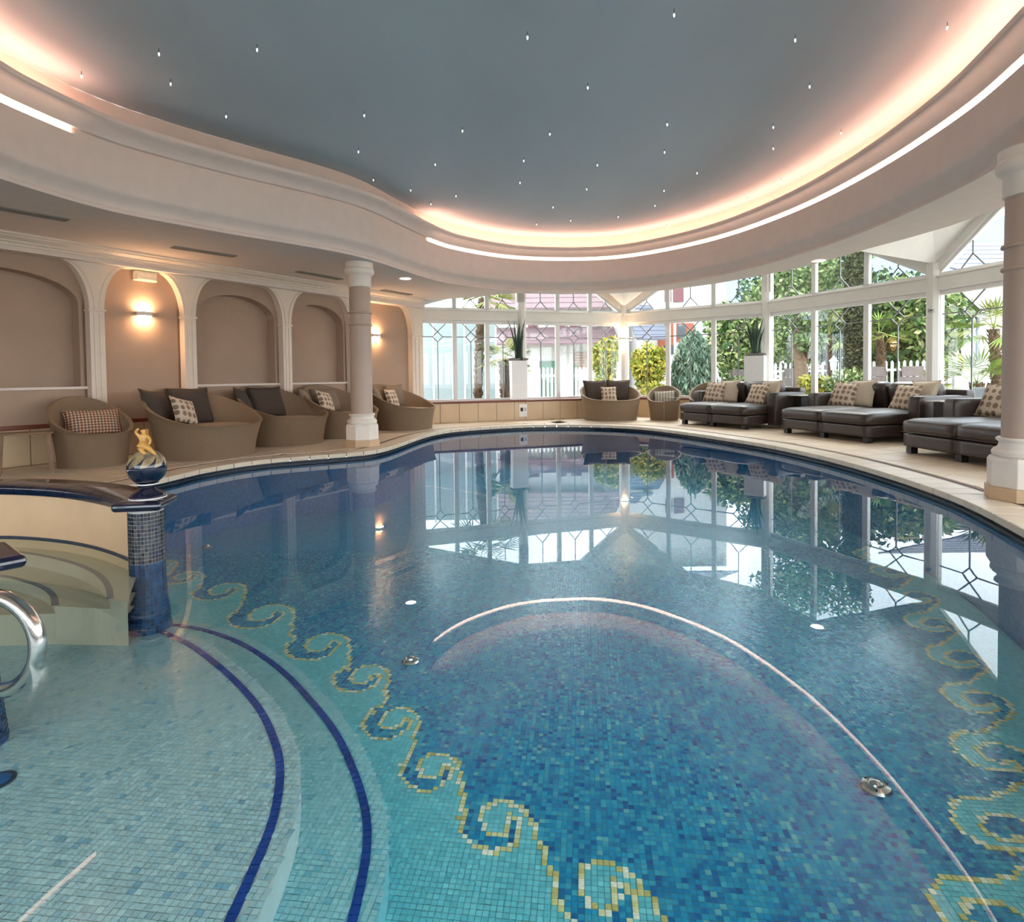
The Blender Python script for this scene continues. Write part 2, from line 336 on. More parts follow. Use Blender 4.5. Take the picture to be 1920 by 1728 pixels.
pb = MB(); pb.add([(-5.3, 5.99, ZF-.003), (4.6, 5.99, ZF-.003), (4.6, 12.6, ZF-.003), (-5.3, 12.6, ZF-.003)], [(0, 1, 2, 3)])
inp(pb.build('pool_floor_far', far_m))
pb = MB(); pb.add([(-5.3, -.5, ZF-.004), (4.6, -.5, ZF-.004), (4.6, 6.0, ZF-.004), (-5.3, 6.0, ZF-.004)], [(0, 1, 2, 3)])
inp(pb.build('pool_floor', M('pool_grout', (126, 190, 206), .7)))
# ledges in the shallow corner
def px_curve(P, z, n=90): return spline([at_z(u, v, z)[:2] for u, v in P], n, closed=False)
n1 = px_curve([(290, 1178), (350, 1205), (400, 1240), (450, 1285), (490, 1335), (515, 1390), (525, 1440), (518, 1510), (500, 1570), (470, 1640), (430, 1728), (380, 1840)], ZL1)
n2 = px_curve([(318, 1170), (380, 1180), (450, 1205), (520, 1250), (580, 1310), (630, 1375), (665, 1450), (685, 1520), (688, 1580), (680, 1640), (660, 1728), (625, 1860)], ZL2)
edge1, edge2 = offset(n1, -.075, False), offset(n2, -.075, False)
POST = np.array(at_z(282, 1060, ZW)[:2])+np.array([-.08, .1])
# basin of the whirlpool: inner face of the curved wall
wi = px_curve([(256, 1056), (236, 1046), (205, 1034), (165, 1023), (120, 1015), (60, 1009), (0, 1007), (-90, 1010)], ZW, 60)
close1 = [(-3.2, .6), (-4.9, 1.2), (-5.2, 2.6), tuple(wi[-1]), ]
L1poly = [tuple(p) for p in edge1]+[tuple(edge1[-1]+np.array([-.5, -.6]))]+close1+[tuple(p) for p in wi[::-1]]
L2poly = [tuple(p) for p in edge2]+[tuple(edge2[-1]+np.array([-.5, -.6]))]+[(-3.2, .5), (-4.9, 1.1), (-5.25, 2.6), (-4.6, 4.2), (-3.2, 4.2)]
ledge_base = M('ledge_grout', (196, 214, 212), .6)
for poly, z, nm in ((L1poly, ZL1-.004, 'ledge_step'), (L2poly, ZL2-.004, 'ledge_step')):
    mb = MB(); v3, f3 = poly_hole([np.array(p) for p in poly], [], z); mb.add(v3, f3); mb.strip([(*p, z) for p in poly], [(*p, ZF-.01) for p in poly], True); inp(mb.build(nm, ledge_base if z > -.6 else M('ledge_aqua', (130, 205, 215), .6)))
# mosaic tesserae: one quad a tile
PT = .0225; TS = .0205
ROTM = math.radians(-7); ct, st = math.cos(ROTM), math.sin(ROTM)
def tilegrid(x0, x1, y0, y1):
    a = np.arange(-9, 9, PT); gx, gy = np.meshgrid(a, np.arange(0, 9, PT)); X = gx*ct-gy*st; Y = gx*st+gy*ct
    k = (X > x0) & (X < x1) & (Y > y0) & (Y < y1); return X[k], Y[k]
X, Y = tilegrid(-5, 4.4, 1.2, 6.0)
# wave border
mot = np.array([(248, 790), (246, 822), (228, 832), (224, 870), (238, 905), (260, 932), (292, 952), (330, 962), (375, 962), (406, 942), (430, 912), (441, 872), (434, 850), (410, 836), (395, 850), (398, 876), (374, 902), (340, 902), (314, 886), (302, 850), (309, 815), (340, 789), (380, 780), (420, 795), (450, 815), (470, 840), (476, 872), (491, 884), (494, 950), (511, 975), (516, 1040), (520, 1060)], float)
def px8(p): return at_z(700+p[0]/1.5738, 1000+p[1]/1.5738, ZF)[:2]
mf = np.array([px8(p) for p in mot]); mc = px8((358, 848)); pv = mf[-1]-mf[0]; pl_ = pv@pv; pn = np.array([-pv[1], pv[0]])
ma = np.stack([(mf-mc)@pv/pl_, (mf-mc)@pn/pl_], 1)
def wave(cs):
    Cn = np.array([at_z(u, v, ZF)[:2] for u, v in cs]); out = []
    for k in range(len(Cn)):
        p = (Cn[min(k+1, len(Cn)-1)]-Cn[max(k-1, 0)])/(2 if 0 < k < len(Cn)-1 else 1); q = np.array([-p[1], p[0]])
        out += [Cn[k]+a*p+b*q for a, b in ma]
    return np.array(out)
WLp = wave([(300, 1058), (345, 1080), (415, 1105), (495, 1150), (600, 1206), (682, 1266), (738, 1349), (811, 1438), (932, 1537), (1126, 1667), (1420, 1840)])
WRp = wave([(1500, 945), (1530, 962), (1565, 982), (1605, 1008), (1640, 1040), (1676, 1072), (1718, 1117), (1752, 1168), (1801, 1232), (1839, 1311), (1872, 1413), (1888, 1553), (1860, 1720), (1760, 1900)])
bpoly = [tuple(p) for p in WLp]+[(1.2, .8), (2.2, .8)]+[tuple(p) for p in WRp[::-1]]+[(3.9, 9), (0, 12), (-2.5, 8), (-3.6, 6.2)]
blue = inpoly(X, Y, bpoly); dg = np.full(X.shape, 9.)
for Wp in (WLp, WRp):
    for a, b in zip(Wp[:-1], Wp[1:]):
        d = b-a; L2 = max(d@d, 1e-9); bb = (np.abs(X-(a[0]+b[0])/2) < .3) & (np.abs(Y-(a[1]+b[1])/2) < .3)
        t = np.clip(((X[bb]-a[0])*d[0]+(Y[bb]-a[1])*d[1])/L2, 0, 1); dg[bb] = np.minimum(dg[bb], np.hypot(X[bb]-a[0]-t*d[0], Y[bb]-a[1]-t*d[1]))
gold = dg < PT*.52
inrim = inpoly(X, Y, rim); under = inpoly(X, Y, L2poly) | inpoly(X, Y, L1poly)
vis = inrim & ~under
px_u = CX+F*X/np.maximum(Y, .5)
vis &= (px_u > -150) & (px_u < 2070)
def pick(n, pal, w):
    pal = np.array([srgb(c) for c in pal]); i = rng.choice(len(pal), n, p=np.array(w)/sum(w)); return pal[i]*(1+rng.normal(0, .045, (n, 1)))
def colset(kind, n):
    if kind == 'blue': return pick(n, [(8, 128, 182), (18, 146, 194), (34, 160, 200), (62, 176, 204), (116, 198, 208), (4, 110, 174), (2, 88, 156)], [3, 5, 5, 3, .9, 2.5, .8])
    if kind == 'aqua': return pick(n, [(118, 212, 222), (110, 206, 218), (126, 218, 226), (104, 200, 214)], [3, 3, 2, 1])
    if kind == 'pale': return pick(n, [(176, 208, 212), (168, 203, 209), (184, 213, 215), (156, 194, 204), (128, 178, 198)], [4, 4, 3, 1.2, .3])
    if kind == 'gold': return pick(n, [(236, 232, 180), (222, 214, 142), (250, 248, 222), (200, 190, 110)], [3, 3, 2, 1])
    if kind == 'navy': return pick(n, [(10, 62, 142), (18, 76, 158), (8, 48, 120)], [3, 2, 2])
def tiles_at(X, Y, z, kx=1., ky=1., jit=.0004):
    h = TS/2; e = np.array([(-h, -h), (h, -h), (h, h), (-h, h)]); E2 = np.stack([e[:, 0]*ct-e[:, 1]*st, e[:, 0]*st+e[:, 1]*ct], 1)
    V = np.zeros((len(X), 4, 3)); V[:, :, 0] = X[:, None]+E2[:, 0]; V[:, :, 1] = Y[:, None]+E2[:, 1]; V[:, :, 2] = z+rng.normal(0, jit, (len(X), 4)); return V
k = vis & ~gold
cc = np.where(blue[k][:, None], colset('blue', k.sum()), colset('aqua', k.sum()))
inp(quads('mosaic_field', tiles_at(X[k], Y[k], ZF), mosaic, cc, kind='stuff'))
# gold tesserae: the nearest 300 are parts, the rest one part
gi = np.where(vis & gold)[0]; gi = gi[np.argsort(Y[gi])]
goldm = M('gold_tessera', (206, 192, 116), .25, .35, var=.25, scale=60); gp = []
for q in range(4):
    mb = MB(); mb.box((0, 0, .001), (TS, TS, .004), ROTM); o = mb.build('gold_tessera', M('gold_tessera_%d' % q, [(238, 234, 186), (224, 216, 150), (252, 250, 228), (206, 196, 122)][q], .22, .0, var=.14, scale=90)); gp.append(o)
for q, i in enumerate(gi[:300]):
    o = gp[q] if q < 4 else gp[rng.integers(4)].copy()
    if q >= 4: COL.objects.link(o)
    o.location = (X[i], Y[i], ZF); inp(o)
if len(gi) > 300: inp(quads('gold_tessera_rest', tiles_at(X[gi[300:]], Y[gi[300:]], ZF+.001), mosaic, colset('gold', len(gi)-300), kind='stuff'))
# ledge tiles
def dist_to(X, Y, C):
    d = np.full(X.shape, 9.)
    for p in C[::1]: d = np.minimum(d, np.hypot(X-p[0], Y-p[1]))
    return d
for poly, z, nrm, kind in ((L1poly, ZL1, n1, 'pale'), (L2poly, ZL2, n2, 'aqua2')):
    x, y = tilegrid(-4.6, .5, 1.0, 4.4); k = inpoly(x, y, poly) & (CX+F*x/np.maximum(y, .5) > -200)
    if z == ZL2: k &= ~inpoly(x, y, L1poly)
    x, y = x[k], y[k]; nv = spline(nrm, 400, False); k = dist_to(x, y, nv) > .022; x, y = x[k], y[k]
    c = colset('pale', len(x)) if z == ZL1 else (colset('aqua', len(x))*.45+colset('pale', len(x))*.55)
    inp(quads('ledge_mosaic', tiles_at(x, y, z), mosaic, c, kind='stuff'))
    # navy edging of single tiles along the nosing
    L_ = np.r_[0, np.cumsum(np.hypot(*np.diff(nv, axis=0).T))]; s = np.arange(0, L_[-1], .034); qx = np.interp(s, L_, nv[:, 0]); qy = np.interp(s, L_, nv[:, 1]); tt = np.gradient(np.stack([qx, qy], 1), axis=0); tt /= np.linalg.norm(tt, axis=1)[:, None]; nn = np.stack([-tt[:, 1], tt[:, 0]], 1)
    order = sorted(range(len(s)), key=lambda i: qy[i])
    for i in order:
        p = np.array([qx[i], qy[i]])
        if p[1] < 1.3: continue
        mb = MB(); a = p-tt[i]*.0155-nn[i]*.0155; mb.obox((*a, z-.003), (*(tt[i]*.031), 0), (*(nn[i]*.031), 0), (0, 0, .0045)); inp(mb.build('navy_tile', M('navy_tile', (12, 62, 146), .2, var=.2)))
# water
wt = MB(); v3, f3 = poly_hole([p for p in offset(rim, -.015)[::2]], [], ZW); wt.add(v3, f3)
water = wt.build('pool_water', water_m, smooth=True); 
if water.data.polygons[0].normal.z < 0: water.data.flip_normals()
tag(water, 'clear calm water filling the pool', 'water', kind='stuff')

# ------------------------------------------------------------------ whirlpool wall, posts, rail
ww = empty('whirlpool_wall', (*wi[20], ZL1)); tag(ww, 'low curved plastered wall with navy tile cap around the whirlpool', 'wall')
def sub(o, par):
    o.parent = par; o.matrix_parent_inverse = Matrix.Translation(-par.location); return o
wo = offset(wi, -.20 if np.cross(wi[1]-wi[0], np.array([-2.2, 6])-wi[0]) < 0 else .20, False)
sg = 1 if (offset(wi, .1, False)[20]-wi[20])@np.array([0, 1]) > 0 else -1       # +: away from the camera
wo = wi+normals(wi, False)*(sg*.20*np.clip((np.arange(len(wi))-3)/14, .02, 1))[:, None]
mb = MB(); ws = [*[(*p, ZL1) for p in wi]]; mb.strip(ws, [(*p, .23) for p in wi]); mb.strip([(*p, .23) for p in wi], [(*p, .23) for p in wo]); mb.strip([(*p, .23) for p in wo], [(*p, ZL1) for p in wo])
sub(mb.build('plaster_face', M('whirlpool_plaster', (232, 196, 156), .6, var=.06, scale=3), smooth='auto'), ww)
s_ = 0; nseg = 11; ii = np.linspace(2, len(wi)-1, nseg+1).astype(int)
ci, co = offset(wi, -.045*sg, False), offset(wi, .225*sg, False)
for a, b in zip(ii[:-1], ii[1:]):
    mb = MB(); prof = [(0, .215), (-.012, .235), (-.012, .262), (.0, .278), (.03, .285), (.24, .285), (.27, .27), (.27, .215)]; rows = []
    fr = np.linspace(a+.06, b-.06, 7)
    for t in fr:
        i0 = int(math.floor(t)); i1 = min(i0+1, len(wi)-1); w = t-i0; A = ci[i0]*(1-w)+ci[i1]*w; B = co[i0]*(1-w)+co[i1]*w; u = (B-A)/.27
        rows.append([(*(A+u*o), z) for o, z in prof])
    m = len(prof); vs3 = [p for r in rows for p in r]; fs3 = [(i*m+j, i*m+(j+1) % m, (i+1)*m+(j+1) % m, (i+1)*m+j) for i in range(6) for j in range(m)]+[tuple(range(m)), tuple(range(6*m, 7*m))[::-1]]
    mb.add(vs3, fs3); sub(mb.build('cap_tile', navy, smooth='auto'), ww)
# waterline tile strip
wl = offset(wi, -.004*sg, False); mb = MB(); mb.strip(at3(wl, -.112), at3(wl, -.088)); sub(mb.build('waterline_strip', M('strip_dark', (70, 76, 92), .4, var=.3, scale=60)), ww)
# benches under water inside the whirlpool
def bench(P, z, zb, name, arc_, edge=True):
    C = np.array([at_z(u, v, z)[:2] for u, v in P]+list(px_curve(arc_, z, 40))); poly = [tuple(p) for p in C]+[tuple(p) for p in wi[::-1]]
    mb = MB(); v3, f3 = poly_hole([np.array(p) for p in poly], [], z); mb.add(v3, f3); mb.strip(at3(C, z), at3(C, zb)); inp(mb.build(name, M('whirl_bench', (198, 188, 164), .45, var=.05, scale=8)))
    if edge:
        C = px_curve(arc_, z, 40); s1, s2 = offset(C, .016, False), offset(C, -.016, False); mb = MB(); mb.strip(at3(s1, z+.003), at3(s2, z+.003)); inp(mb.build('bench_edging', M('edging_tiles', (92, 104, 120), .4, var=.4, scale=90)))
bench([(239, 1130)], -.17, -.40, 'bench_upper', [(207, 1123), (203, 1100), (185, 1078), (150, 1060), (100, 1046), (50, 1037), (0, 1032), (-90, 1034)])
bench([(239, 1143)], -.26, -.45, 'bench_middle', [(103, 1136), (100, 1118), (85, 1104), (55, 1092), (0, 1080), (-90, 1082)])
bench([(239, 1152)], -.34, ZL1, 'bench_lower', [(103, 1150), (0, 1153), (-90, 1155)], False)

def post(P, name, label, caprot=.16, capa=.135):
    e = empty(name, (*P, ZL1)); tag(e, label, 'post', 'mosaic posts at the whirlpool entrance')
    z0 = 0; h = .76
    def rad(z): return .098+.026*max(0, (.36-z)/.36)**1.5
    mb = MB(); mb.lathe([(rad(z)-.003, z) for z in np.linspace(0, .76, 10)], 36); mb.build('shaft', M('post_grout', (196, 194, 190), .7), e, smooth=True)
    Vq = []; Cq = []; nr = 33; hh = .0235
    for r in range(int(.75/hh)):
        for k in range(nr):
            z = r*hh+.002; R = rad(z); w0 = 2*math.pi*(k+.05)/nr; w1 = 2*math.pi*(k+.93)/nr
            Vq.append([(R*math.cos(w), R*math.sin(w), zz) for w, zz in ((w0, z), (w1, z), (w1, z+hh*.9), (w0, z+hh*.9))])
            Cq.append(srgb(random.choice([(32, 32, 40), (46, 46, 54), (62, 60, 66), (28, 32, 58), (76, 74, 80)])) if z > .415 else srgb(random.choice([(16, 52, 98), (22, 64, 114), (28, 76, 128), (14, 42, 82), (42, 90, 138)])))  # below the waterline, tile and grout colours carry the water's blue tint
    quads('mosaic_skin', Vq, mosaic, Cq, e, 'stuff')
    mb = MB(); 
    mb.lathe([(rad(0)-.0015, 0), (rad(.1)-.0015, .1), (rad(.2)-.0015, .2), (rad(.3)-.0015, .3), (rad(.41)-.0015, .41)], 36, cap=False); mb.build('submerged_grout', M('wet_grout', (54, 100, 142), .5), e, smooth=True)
    mb = MB(); a = capa
    pr = [(a-.03, .745), (a-.004, .752), (a, .775), (a-.004, .797), (a-.03, .806)]
    pr = [(r*math.sqrt(2), z) for r, z in pr]; mb.lathe(pr, 4, rot=math.pi/4+caprot); mb.build('cap', navy, e, bevel=.012)
    return e
e = post(POST, 'mosaic_post', 'blue mosaic post with navy cap carrying the painted ball')
P2 = np.array(at_z(36, 1050, .28)[:2])+np.array([-.275, .05])
e2 = post(P2, 'mosaic_post', 'cut-off navy capped post at the left frame edge', math.pi/4+.1, .175)
# painted ball ornament
def ball_mat():
    m = bpy.data.materials.new('painted_ball'); m.use_nodes = True; n = m.node_tree; p = n.nodes['Principled BSDF']; L = n.links.new; p.inputs['Roughness'].default_value = .15; p.inputs['Coat Weight'].default_value = .6
    def mth(op, a, b=None):
        x = n.nodes.new('ShaderNodeMath'); x.operation = op
        for i, q in enumerate((a, b)):
            if q is None: continue
            if isinstance(q, (int, float)): x.inputs[i].default_value = q
            else: L(q, x.inputs[i])
        return x.outputs[0]
    tc = n.nodes.new('ShaderNodeTexCoord'); sx = n.nodes.new('ShaderNodeSeparateXYZ'); L(tc.outputs['Object'], sx.inputs[0])
    ang = mth('ARCTAN2', sx.outputs[1], sx.outputs[0]); z = mth('MULTIPLY', sx.outputs[2], 9.2)
    u = mth('ADD', mth('MULTIPLY', ang, 9/(2*math.pi)), mth('MULTIPLY', mth('POWER', mth('ABSOLUTE', mth('ADD', z, .3)), 2.0), -.5))
    fr = mth('FRACT', mth('ADD', u, 10.0)); thr = mth('ADD', mth('MULTIPLY', mth('POWER', fr, 2.6), .62), .04)
    lt = mth('LESS_THAN', z, thr)
    nz = n.nodes.new('ShaderNodeTexNoise'); nz.inputs['Scale'].default_value = 22; rp = n.nodes.new('ShaderNodeValToRGB'); rp.color_ramp.elements[0].position = .35; rp.color_ramp.elements[0].color = (*srgb((104, 98, 84)), 1); rp.color_ramp.elements[1].position = .65; rp.color_ramp.elements[1].color = (*srgb((172, 148, 108)), 1); L(tc.outputs['Object'], nz.inputs[0]); L(nz.outputs[0], rp.inputs[0])
    mx = n.nodes.new('ShaderNodeMix'); mx.data_type = 'RGBA'; L(lt, mx.inputs[0]); L(rp.outputs[0], mx.inputs[6]); mx.inputs[7].default_value = (*srgb((16, 26, 52)), 1); L(mx.outputs[2], p.inputs['Base Color']); return m
bl = empty('ball_ornament', (*(POST+np.array([.015, 0])), ZL1+.807)); tag(bl, 'glazed ceramic ball with painted waves on the mosaic post', 'ornament')
mb = MB(); mb.lathe([(.1, 0), (.1, .012), (.088, .03), (.05, .05), (.042, .062), (.055, .075), (.062, .085)], 32); mb.build('foot', navy, bl, smooth='auto')
mb = MB(); mb.lathe([(.101, .0), (.103, .004), (.101, .008)], 32, cap=False); mb.lathe([(.063, .083), (.066, .087), (.063, .091)], 32, cap=False); mb.build('white_line', white, bl, smooth=True)
RB = .108; mb = MB(); mb.lathe([(max(.001, RB*math.sin(t)), -RB*math.cos(t)) for t in np.linspace(.0, math.pi, 25)], 40); o = mb.build('globe', ball_mat(), bl, smooth=True); o.location = (0, 0, .188)
# seated figurine on the ball: one skinned body
fg = empty('figurine', (*(POST+np.array([.015, .0])), ZL1+.807+.188+RB-.004)); tag(fg, 'small ochre ceramic seated figure with arms raised on the ball', 'figurine')
def skin(name, pts, edges, rad, mat, par, sub_=2):
    bm = bmesh.new(); lay = bm.verts.layers.skin.verify(); vv = []
    for p, r in zip(pts, rad):
        v = bm.verts.new(p); v[lay].radius = (r, r) if not hasattr(r, '__len__') else r; vv.append(v)
    vv[0][lay].use_root = True
    for a, b in edges: bm.edges.new((vv[a], vv[b]))
    me = bpy.data.meshes.new(name); bm.to_mesh(me); bm.free(); me.materials.append(mat); o = bpy.data.objects.new(name, me); COL.objects.link(o); o.parent = par
    sk = o.modifiers.new('skin', 'SKIN'); sk.use_smooth_shade = True; ss = o.modifiers.new('sub', 'SUBSURF'); ss.levels = sub_; ss.render_levels = sub_; return o
pts = [(-.012, 0, .028), (-.016, 0, .055), (-.012, 0, .082), (-.012, 0, .098), (-.014, -.004, .116), (-.016, -.004, .128),
       (-.04, -.008, .088), (-.056, -.012, .112), (-.036, -.01, .134), (.014, -.006, .084), (.034, -.012, .062), (.03, -.022, .032),
       (-.022, -.03, .022), (.006, -.048, -.004), (.03, -.05, -.024), (.014, -.03, .026), (.04, -.03, .008), (.062, -.02, -.024), (.08, -.01, -.05)]
edges = [(0, 1), (1, 2), (2, 3), (3, 4), (4, 5), (2, 6), (6, 7), (7, 8), (2, 9), (9, 10), (10, 11), (0, 12), (12, 13), (13, 14), (0, 15), (15, 16), (16, 17), (17, 18)]
rad = [.025, .019, .022, .011, .017, .014, .010, .009, .008, .010, .009, .007, .018, .013, .009, .018, .014, .009, .005]
skin('body', pts, edges, rad, ochre, fg)
hp = [(-.008, .010, .128), (-.012, .02, .108), (-.012, .024, .08), (-.008, .024, .056)]
skin('hair', hp, [(0, 1), (1, 2), (2, 3)], [.016, .015, .012, .006], M('ochre_hair', (190, 126, 56), .4, var=.2, scale=90), fg)
# stainless rail
rl = at_z(72, 1240, ZW); rx, ry = rl[0], rl[1]
dirv = np.array([-.92, .1]); dirv /= np.linalg.norm(dirv)
zc = -.035
pts = [(rx+dirv[0]*k, ry+dirv[1]*k, zc+.19) for k in (.9, .5, .3)]
for a in np.linspace(1.45, -1.45, 17): pts.append((rx+dirv[0]*.19*(1-math.cos(a)), ry+dirv[1]*.19*(1-math.cos(a)), zc+.19*math.sin(a)))
pts += [(rx+dirv[0]*k, ry+dirv[1]*k, zc-.19) for k in (.3, .5, .9)]
rr = empty('handrail', (rx, ry, ZL1)); tag(rr, 'curved stainless steel handrail rising from the water at left', 'handrail')
mb = MB(); mb.tube([np.array(p)-np.array([rx, ry, ZL1]) for p in pts], .030, 14); mb.build('rail_tube', steel, rr, smooth='auto')
mb = MB(); q = np.array([rx+dirv[0]*.9, ry+dirv[1]*.9, zc])-np.array([rx, ry, ZL1]); mb.box(q, (.03, .12, .5)); mb.build('wall_plate', steel, rr, bevel=.004)
# chrome inlets on the pool floor
for u, v, r, lab in ((770, 1235, .055, 'chrome floor inlet beside the left gold wave border'), (1643, 1470, .06, 'chrome floor inlet nearest the right gold wave border'), (388, 1023, .055, 'distant dark floor inlet behind the mosaic post')):
    p = at_z(u, v, ZF+.02); e = empty('floor_inlet', (p[0], p[1], ZF)); tag(e, lab, 'pool inlet', 'chrome floor inlets')
    mb = MB(); mb.lathe([(r, .001), (r*1.02, .008), (r*.9, .018), (r*.6, .024), (r*.55, .02)], 28); mb.build('ring', steel, e, smooth='auto')
    mb = MB(); mb.lathe([(r*.5, .018), (r*.42, .03), (r*.2, .036), (.002, .037)], 24); mb.build('dome', steel, e, smooth='auto')
    for k in range(3):
        mb = MB(); a = k*2.09; mb.lathe([(r*.08, 0), (r*.08, .004), (.001, .005)], 8, (r*.75*math.cos(a), r*.75*math.sin(a), .02)); mb.build('screw', vent_d, e)
p = at_z(-6, 1465, ZL1); e = empty('floor_drain', (p[0], p[1], ZL1)); tag(e, 'round dark mosaic drain cover cut by the left frame edge', 'drain')
mb = MB(); mb.lathe([(.06, 0), (.06, .004), (.045, .005)], 24); mb.build('rim_ring', M('drain_ring', (40, 60, 84), .4), e)
mb = MB(); mb.lathe([(.043, .001), (.043, .006), (.002, .008)], 24); mb.build('cover', M('drain_blue', (30, 92, 150), .3, var=.4, scale=90), e)

# ------------------------------------------------------------------ ceiling
cl = empty('ceiling', (0, 6, ZS)); tag(cl, 'white stepped cove ceiling with a blue painted kidney shaped panel', kind='structure')
def incl(o): o.parent = cl; o.matrix_parent_inverse = Matrix.Translation((0, -6, -ZS)); return o
prof = [(0, 2.70), (.0, 2.735), (-.025, 2.75), (-.02, 2.78), (.01, 2.82), (.06, 2.855), (.085, 2.875), (.095, 2.90), (.085, 3.0), (.075, 3.15), (.075, 3.305)]
def sweep(prof, src=sof, sm=0):
    mb = MB(); ringsl = [at3(offset(src, o, True), z) for o, z in prof]
    for A, B in zip(ringsl[:-1], ringsl[1:]): mb.strip(A, B, True)
    bm_v = {}; return mb
def weld(o):
    bm = bmesh.new(); bm.from_mesh(o.data); bmesh.ops.remove_doubles(bm, verts=bm.verts[:], dist=.0005); bmesh.ops.recalc_face_normals(bm, faces=bm.faces[:]); bm.to_mesh(o.data); bm.free(); return o
incl(weld(sweep(prof).build('cove_band', cream, smooth='auto')))
incl(weld(sweep([(.075, 3.305), (.045, 3.31), (.045, 3.365), (.085, 3.37), (.10, 3.40), (.14, 3.44), (.20, 3.465), (.245, 3.475), (.262, 3.49), (.265, 3.53), (.235, 3.535), (.23, 3.505), (-.02, 3.505), (-.05, 3.53), (-.05, 3.81)]).build('cove_lip', cream, smooth='auto')))
mb = MB(); v3, f3 = poly_hole([p for p in offset(sof, -.05)[::2]], [], 3.80); mb.add(v3, f3); incl(mb.build('sky_panel', ceil_b))
# lit strips: from the left end towards the camera, and from the far bend along the right
def near_i(p): return int(np.hypot(*(sof-np.array(p)).T).argmin())
iA, iB, iC = near_i((-4.05, 5.5)), near_i((-1.42, 10.05)), near_i((-3.9, 3.3))
def arc(i0, i1):
    n = len(sof); return [i % n for i in range(i0, i1+1 if i1 >= i0 else i1+n+1)]
iD = near_i((2.0, .8))
for seg in (arc(iB, iD), arc(iC, iA) if iC < iA else arc(iC, iA)):
    for nm, o1, z1, o2, z2, m in (('led_strip', .062, 3.312, .062, 3.36, led_m), ('led_trough_strip', .10, 3.512, .17, 3.512, led_up)):
        A, B = at3(offset(sof, o1), z1)[seg], at3(offset(sof, o2), z2)[seg]; mb = MB(); mb.strip(A, B)
        if z1 == z2: mb.prism([A[0], A[1], B[1], B[0]], (0, 0, -.004))
        incl(mb.build(nm, m))
# soffit ring
so_right = [at_z(u, v, ZS)[:2] for u, v in ((960, 549.5), (1060, 551.5), (1150, 550), (1250, 544), (1340, 532), (1420, 518), (1500, 502), (1570, 483), (1628, 466), (1700, 447), (1780, 424), (1880, 388))]
OUT = [tuple(V0+np.array([.02, 0])), tuple(at_z(880, 558, ZS)[:2])]+[tuple(p) for p in so_right]+[(5.2, 4.0), (5.2, 2.0), (5.0, -1.7), (-7, -1.7), tuple(WLs)]
# keep outer edge outside the cove outline
mb = MB(); OUTc = []
for p in OUT:
    p = np.array(p); kk = np.hypot(*(sof-p).T).argmin(); nn = -normals(sof)[kk]; d = (p-sof[kk])@nn
    OUTc.append(p if d > .08 else sof[kk]+nn*.08)
v3, f3 = poly_hole(OUTc, [sof[::2]], ZS); mb.add(v3, f3); soff = incl(mb.build('soffit', soffit_m))
mb = MB(); fx = OUTc[:-3]; mb.strip([(*p, ZS) for p in fx], [(*p, 4.3) for p in fx]); incl(mb.build('soffit_fascia', white))
# crystals hanging from the blue panel
stars = [(298, 102), (320, 158), (153, 144), (424, 219), (482, 94), (388, 268), (576, 312), (683, 217), (672, 285), (700, 338), (770, 357), (808, 383), (816, 309), (855, 368), (867, 246), (989, 71), (1102, 165), (1264, 29), (1491, 76), (1518, 163), (1776, 53), (1031, 252), (982, 302), (1120, 310), (1246, 286), (1251, 234), (1450, 239), (1450, 279), (1307, 325), (1245, 358), (975, 343), (1100, 355), (1037, 389), (1006, 421), (1070, 414), (1159, 407), (1228, 386), (1250, 425), (1189, 440), (1401, 375), (1350, 407), (1465, 341), (1577, 250), (62, -8)]
mb = MB(); mb.lathe([(.003, 0), (.003, -.03), (.005, -.036), (.0085, -.05), (.003, -.062), (.001, -.066)], 6); proto = None
cgroup = 'small crystal drops hanging from the blue ceiling'
for u, v in stars:
    p = at_z(u, v, 3.75)
    if proto is None:
        o = proto = mb.build('ceiling_crystal', M('crystal_stem', (92, 92, 94), .3, .6)); o.data.materials.append(star_m)
        for pg in o.data.polygons: pg.material_index = int(pg.center.z < -.036)
    else: o = proto.copy(); COL.objects.link(o)
    o.location = (p[0], p[1], 3.80); tag(o, 'tiny clear crystal drop hanging from the blue ceiling', 'crystal', cgroup)
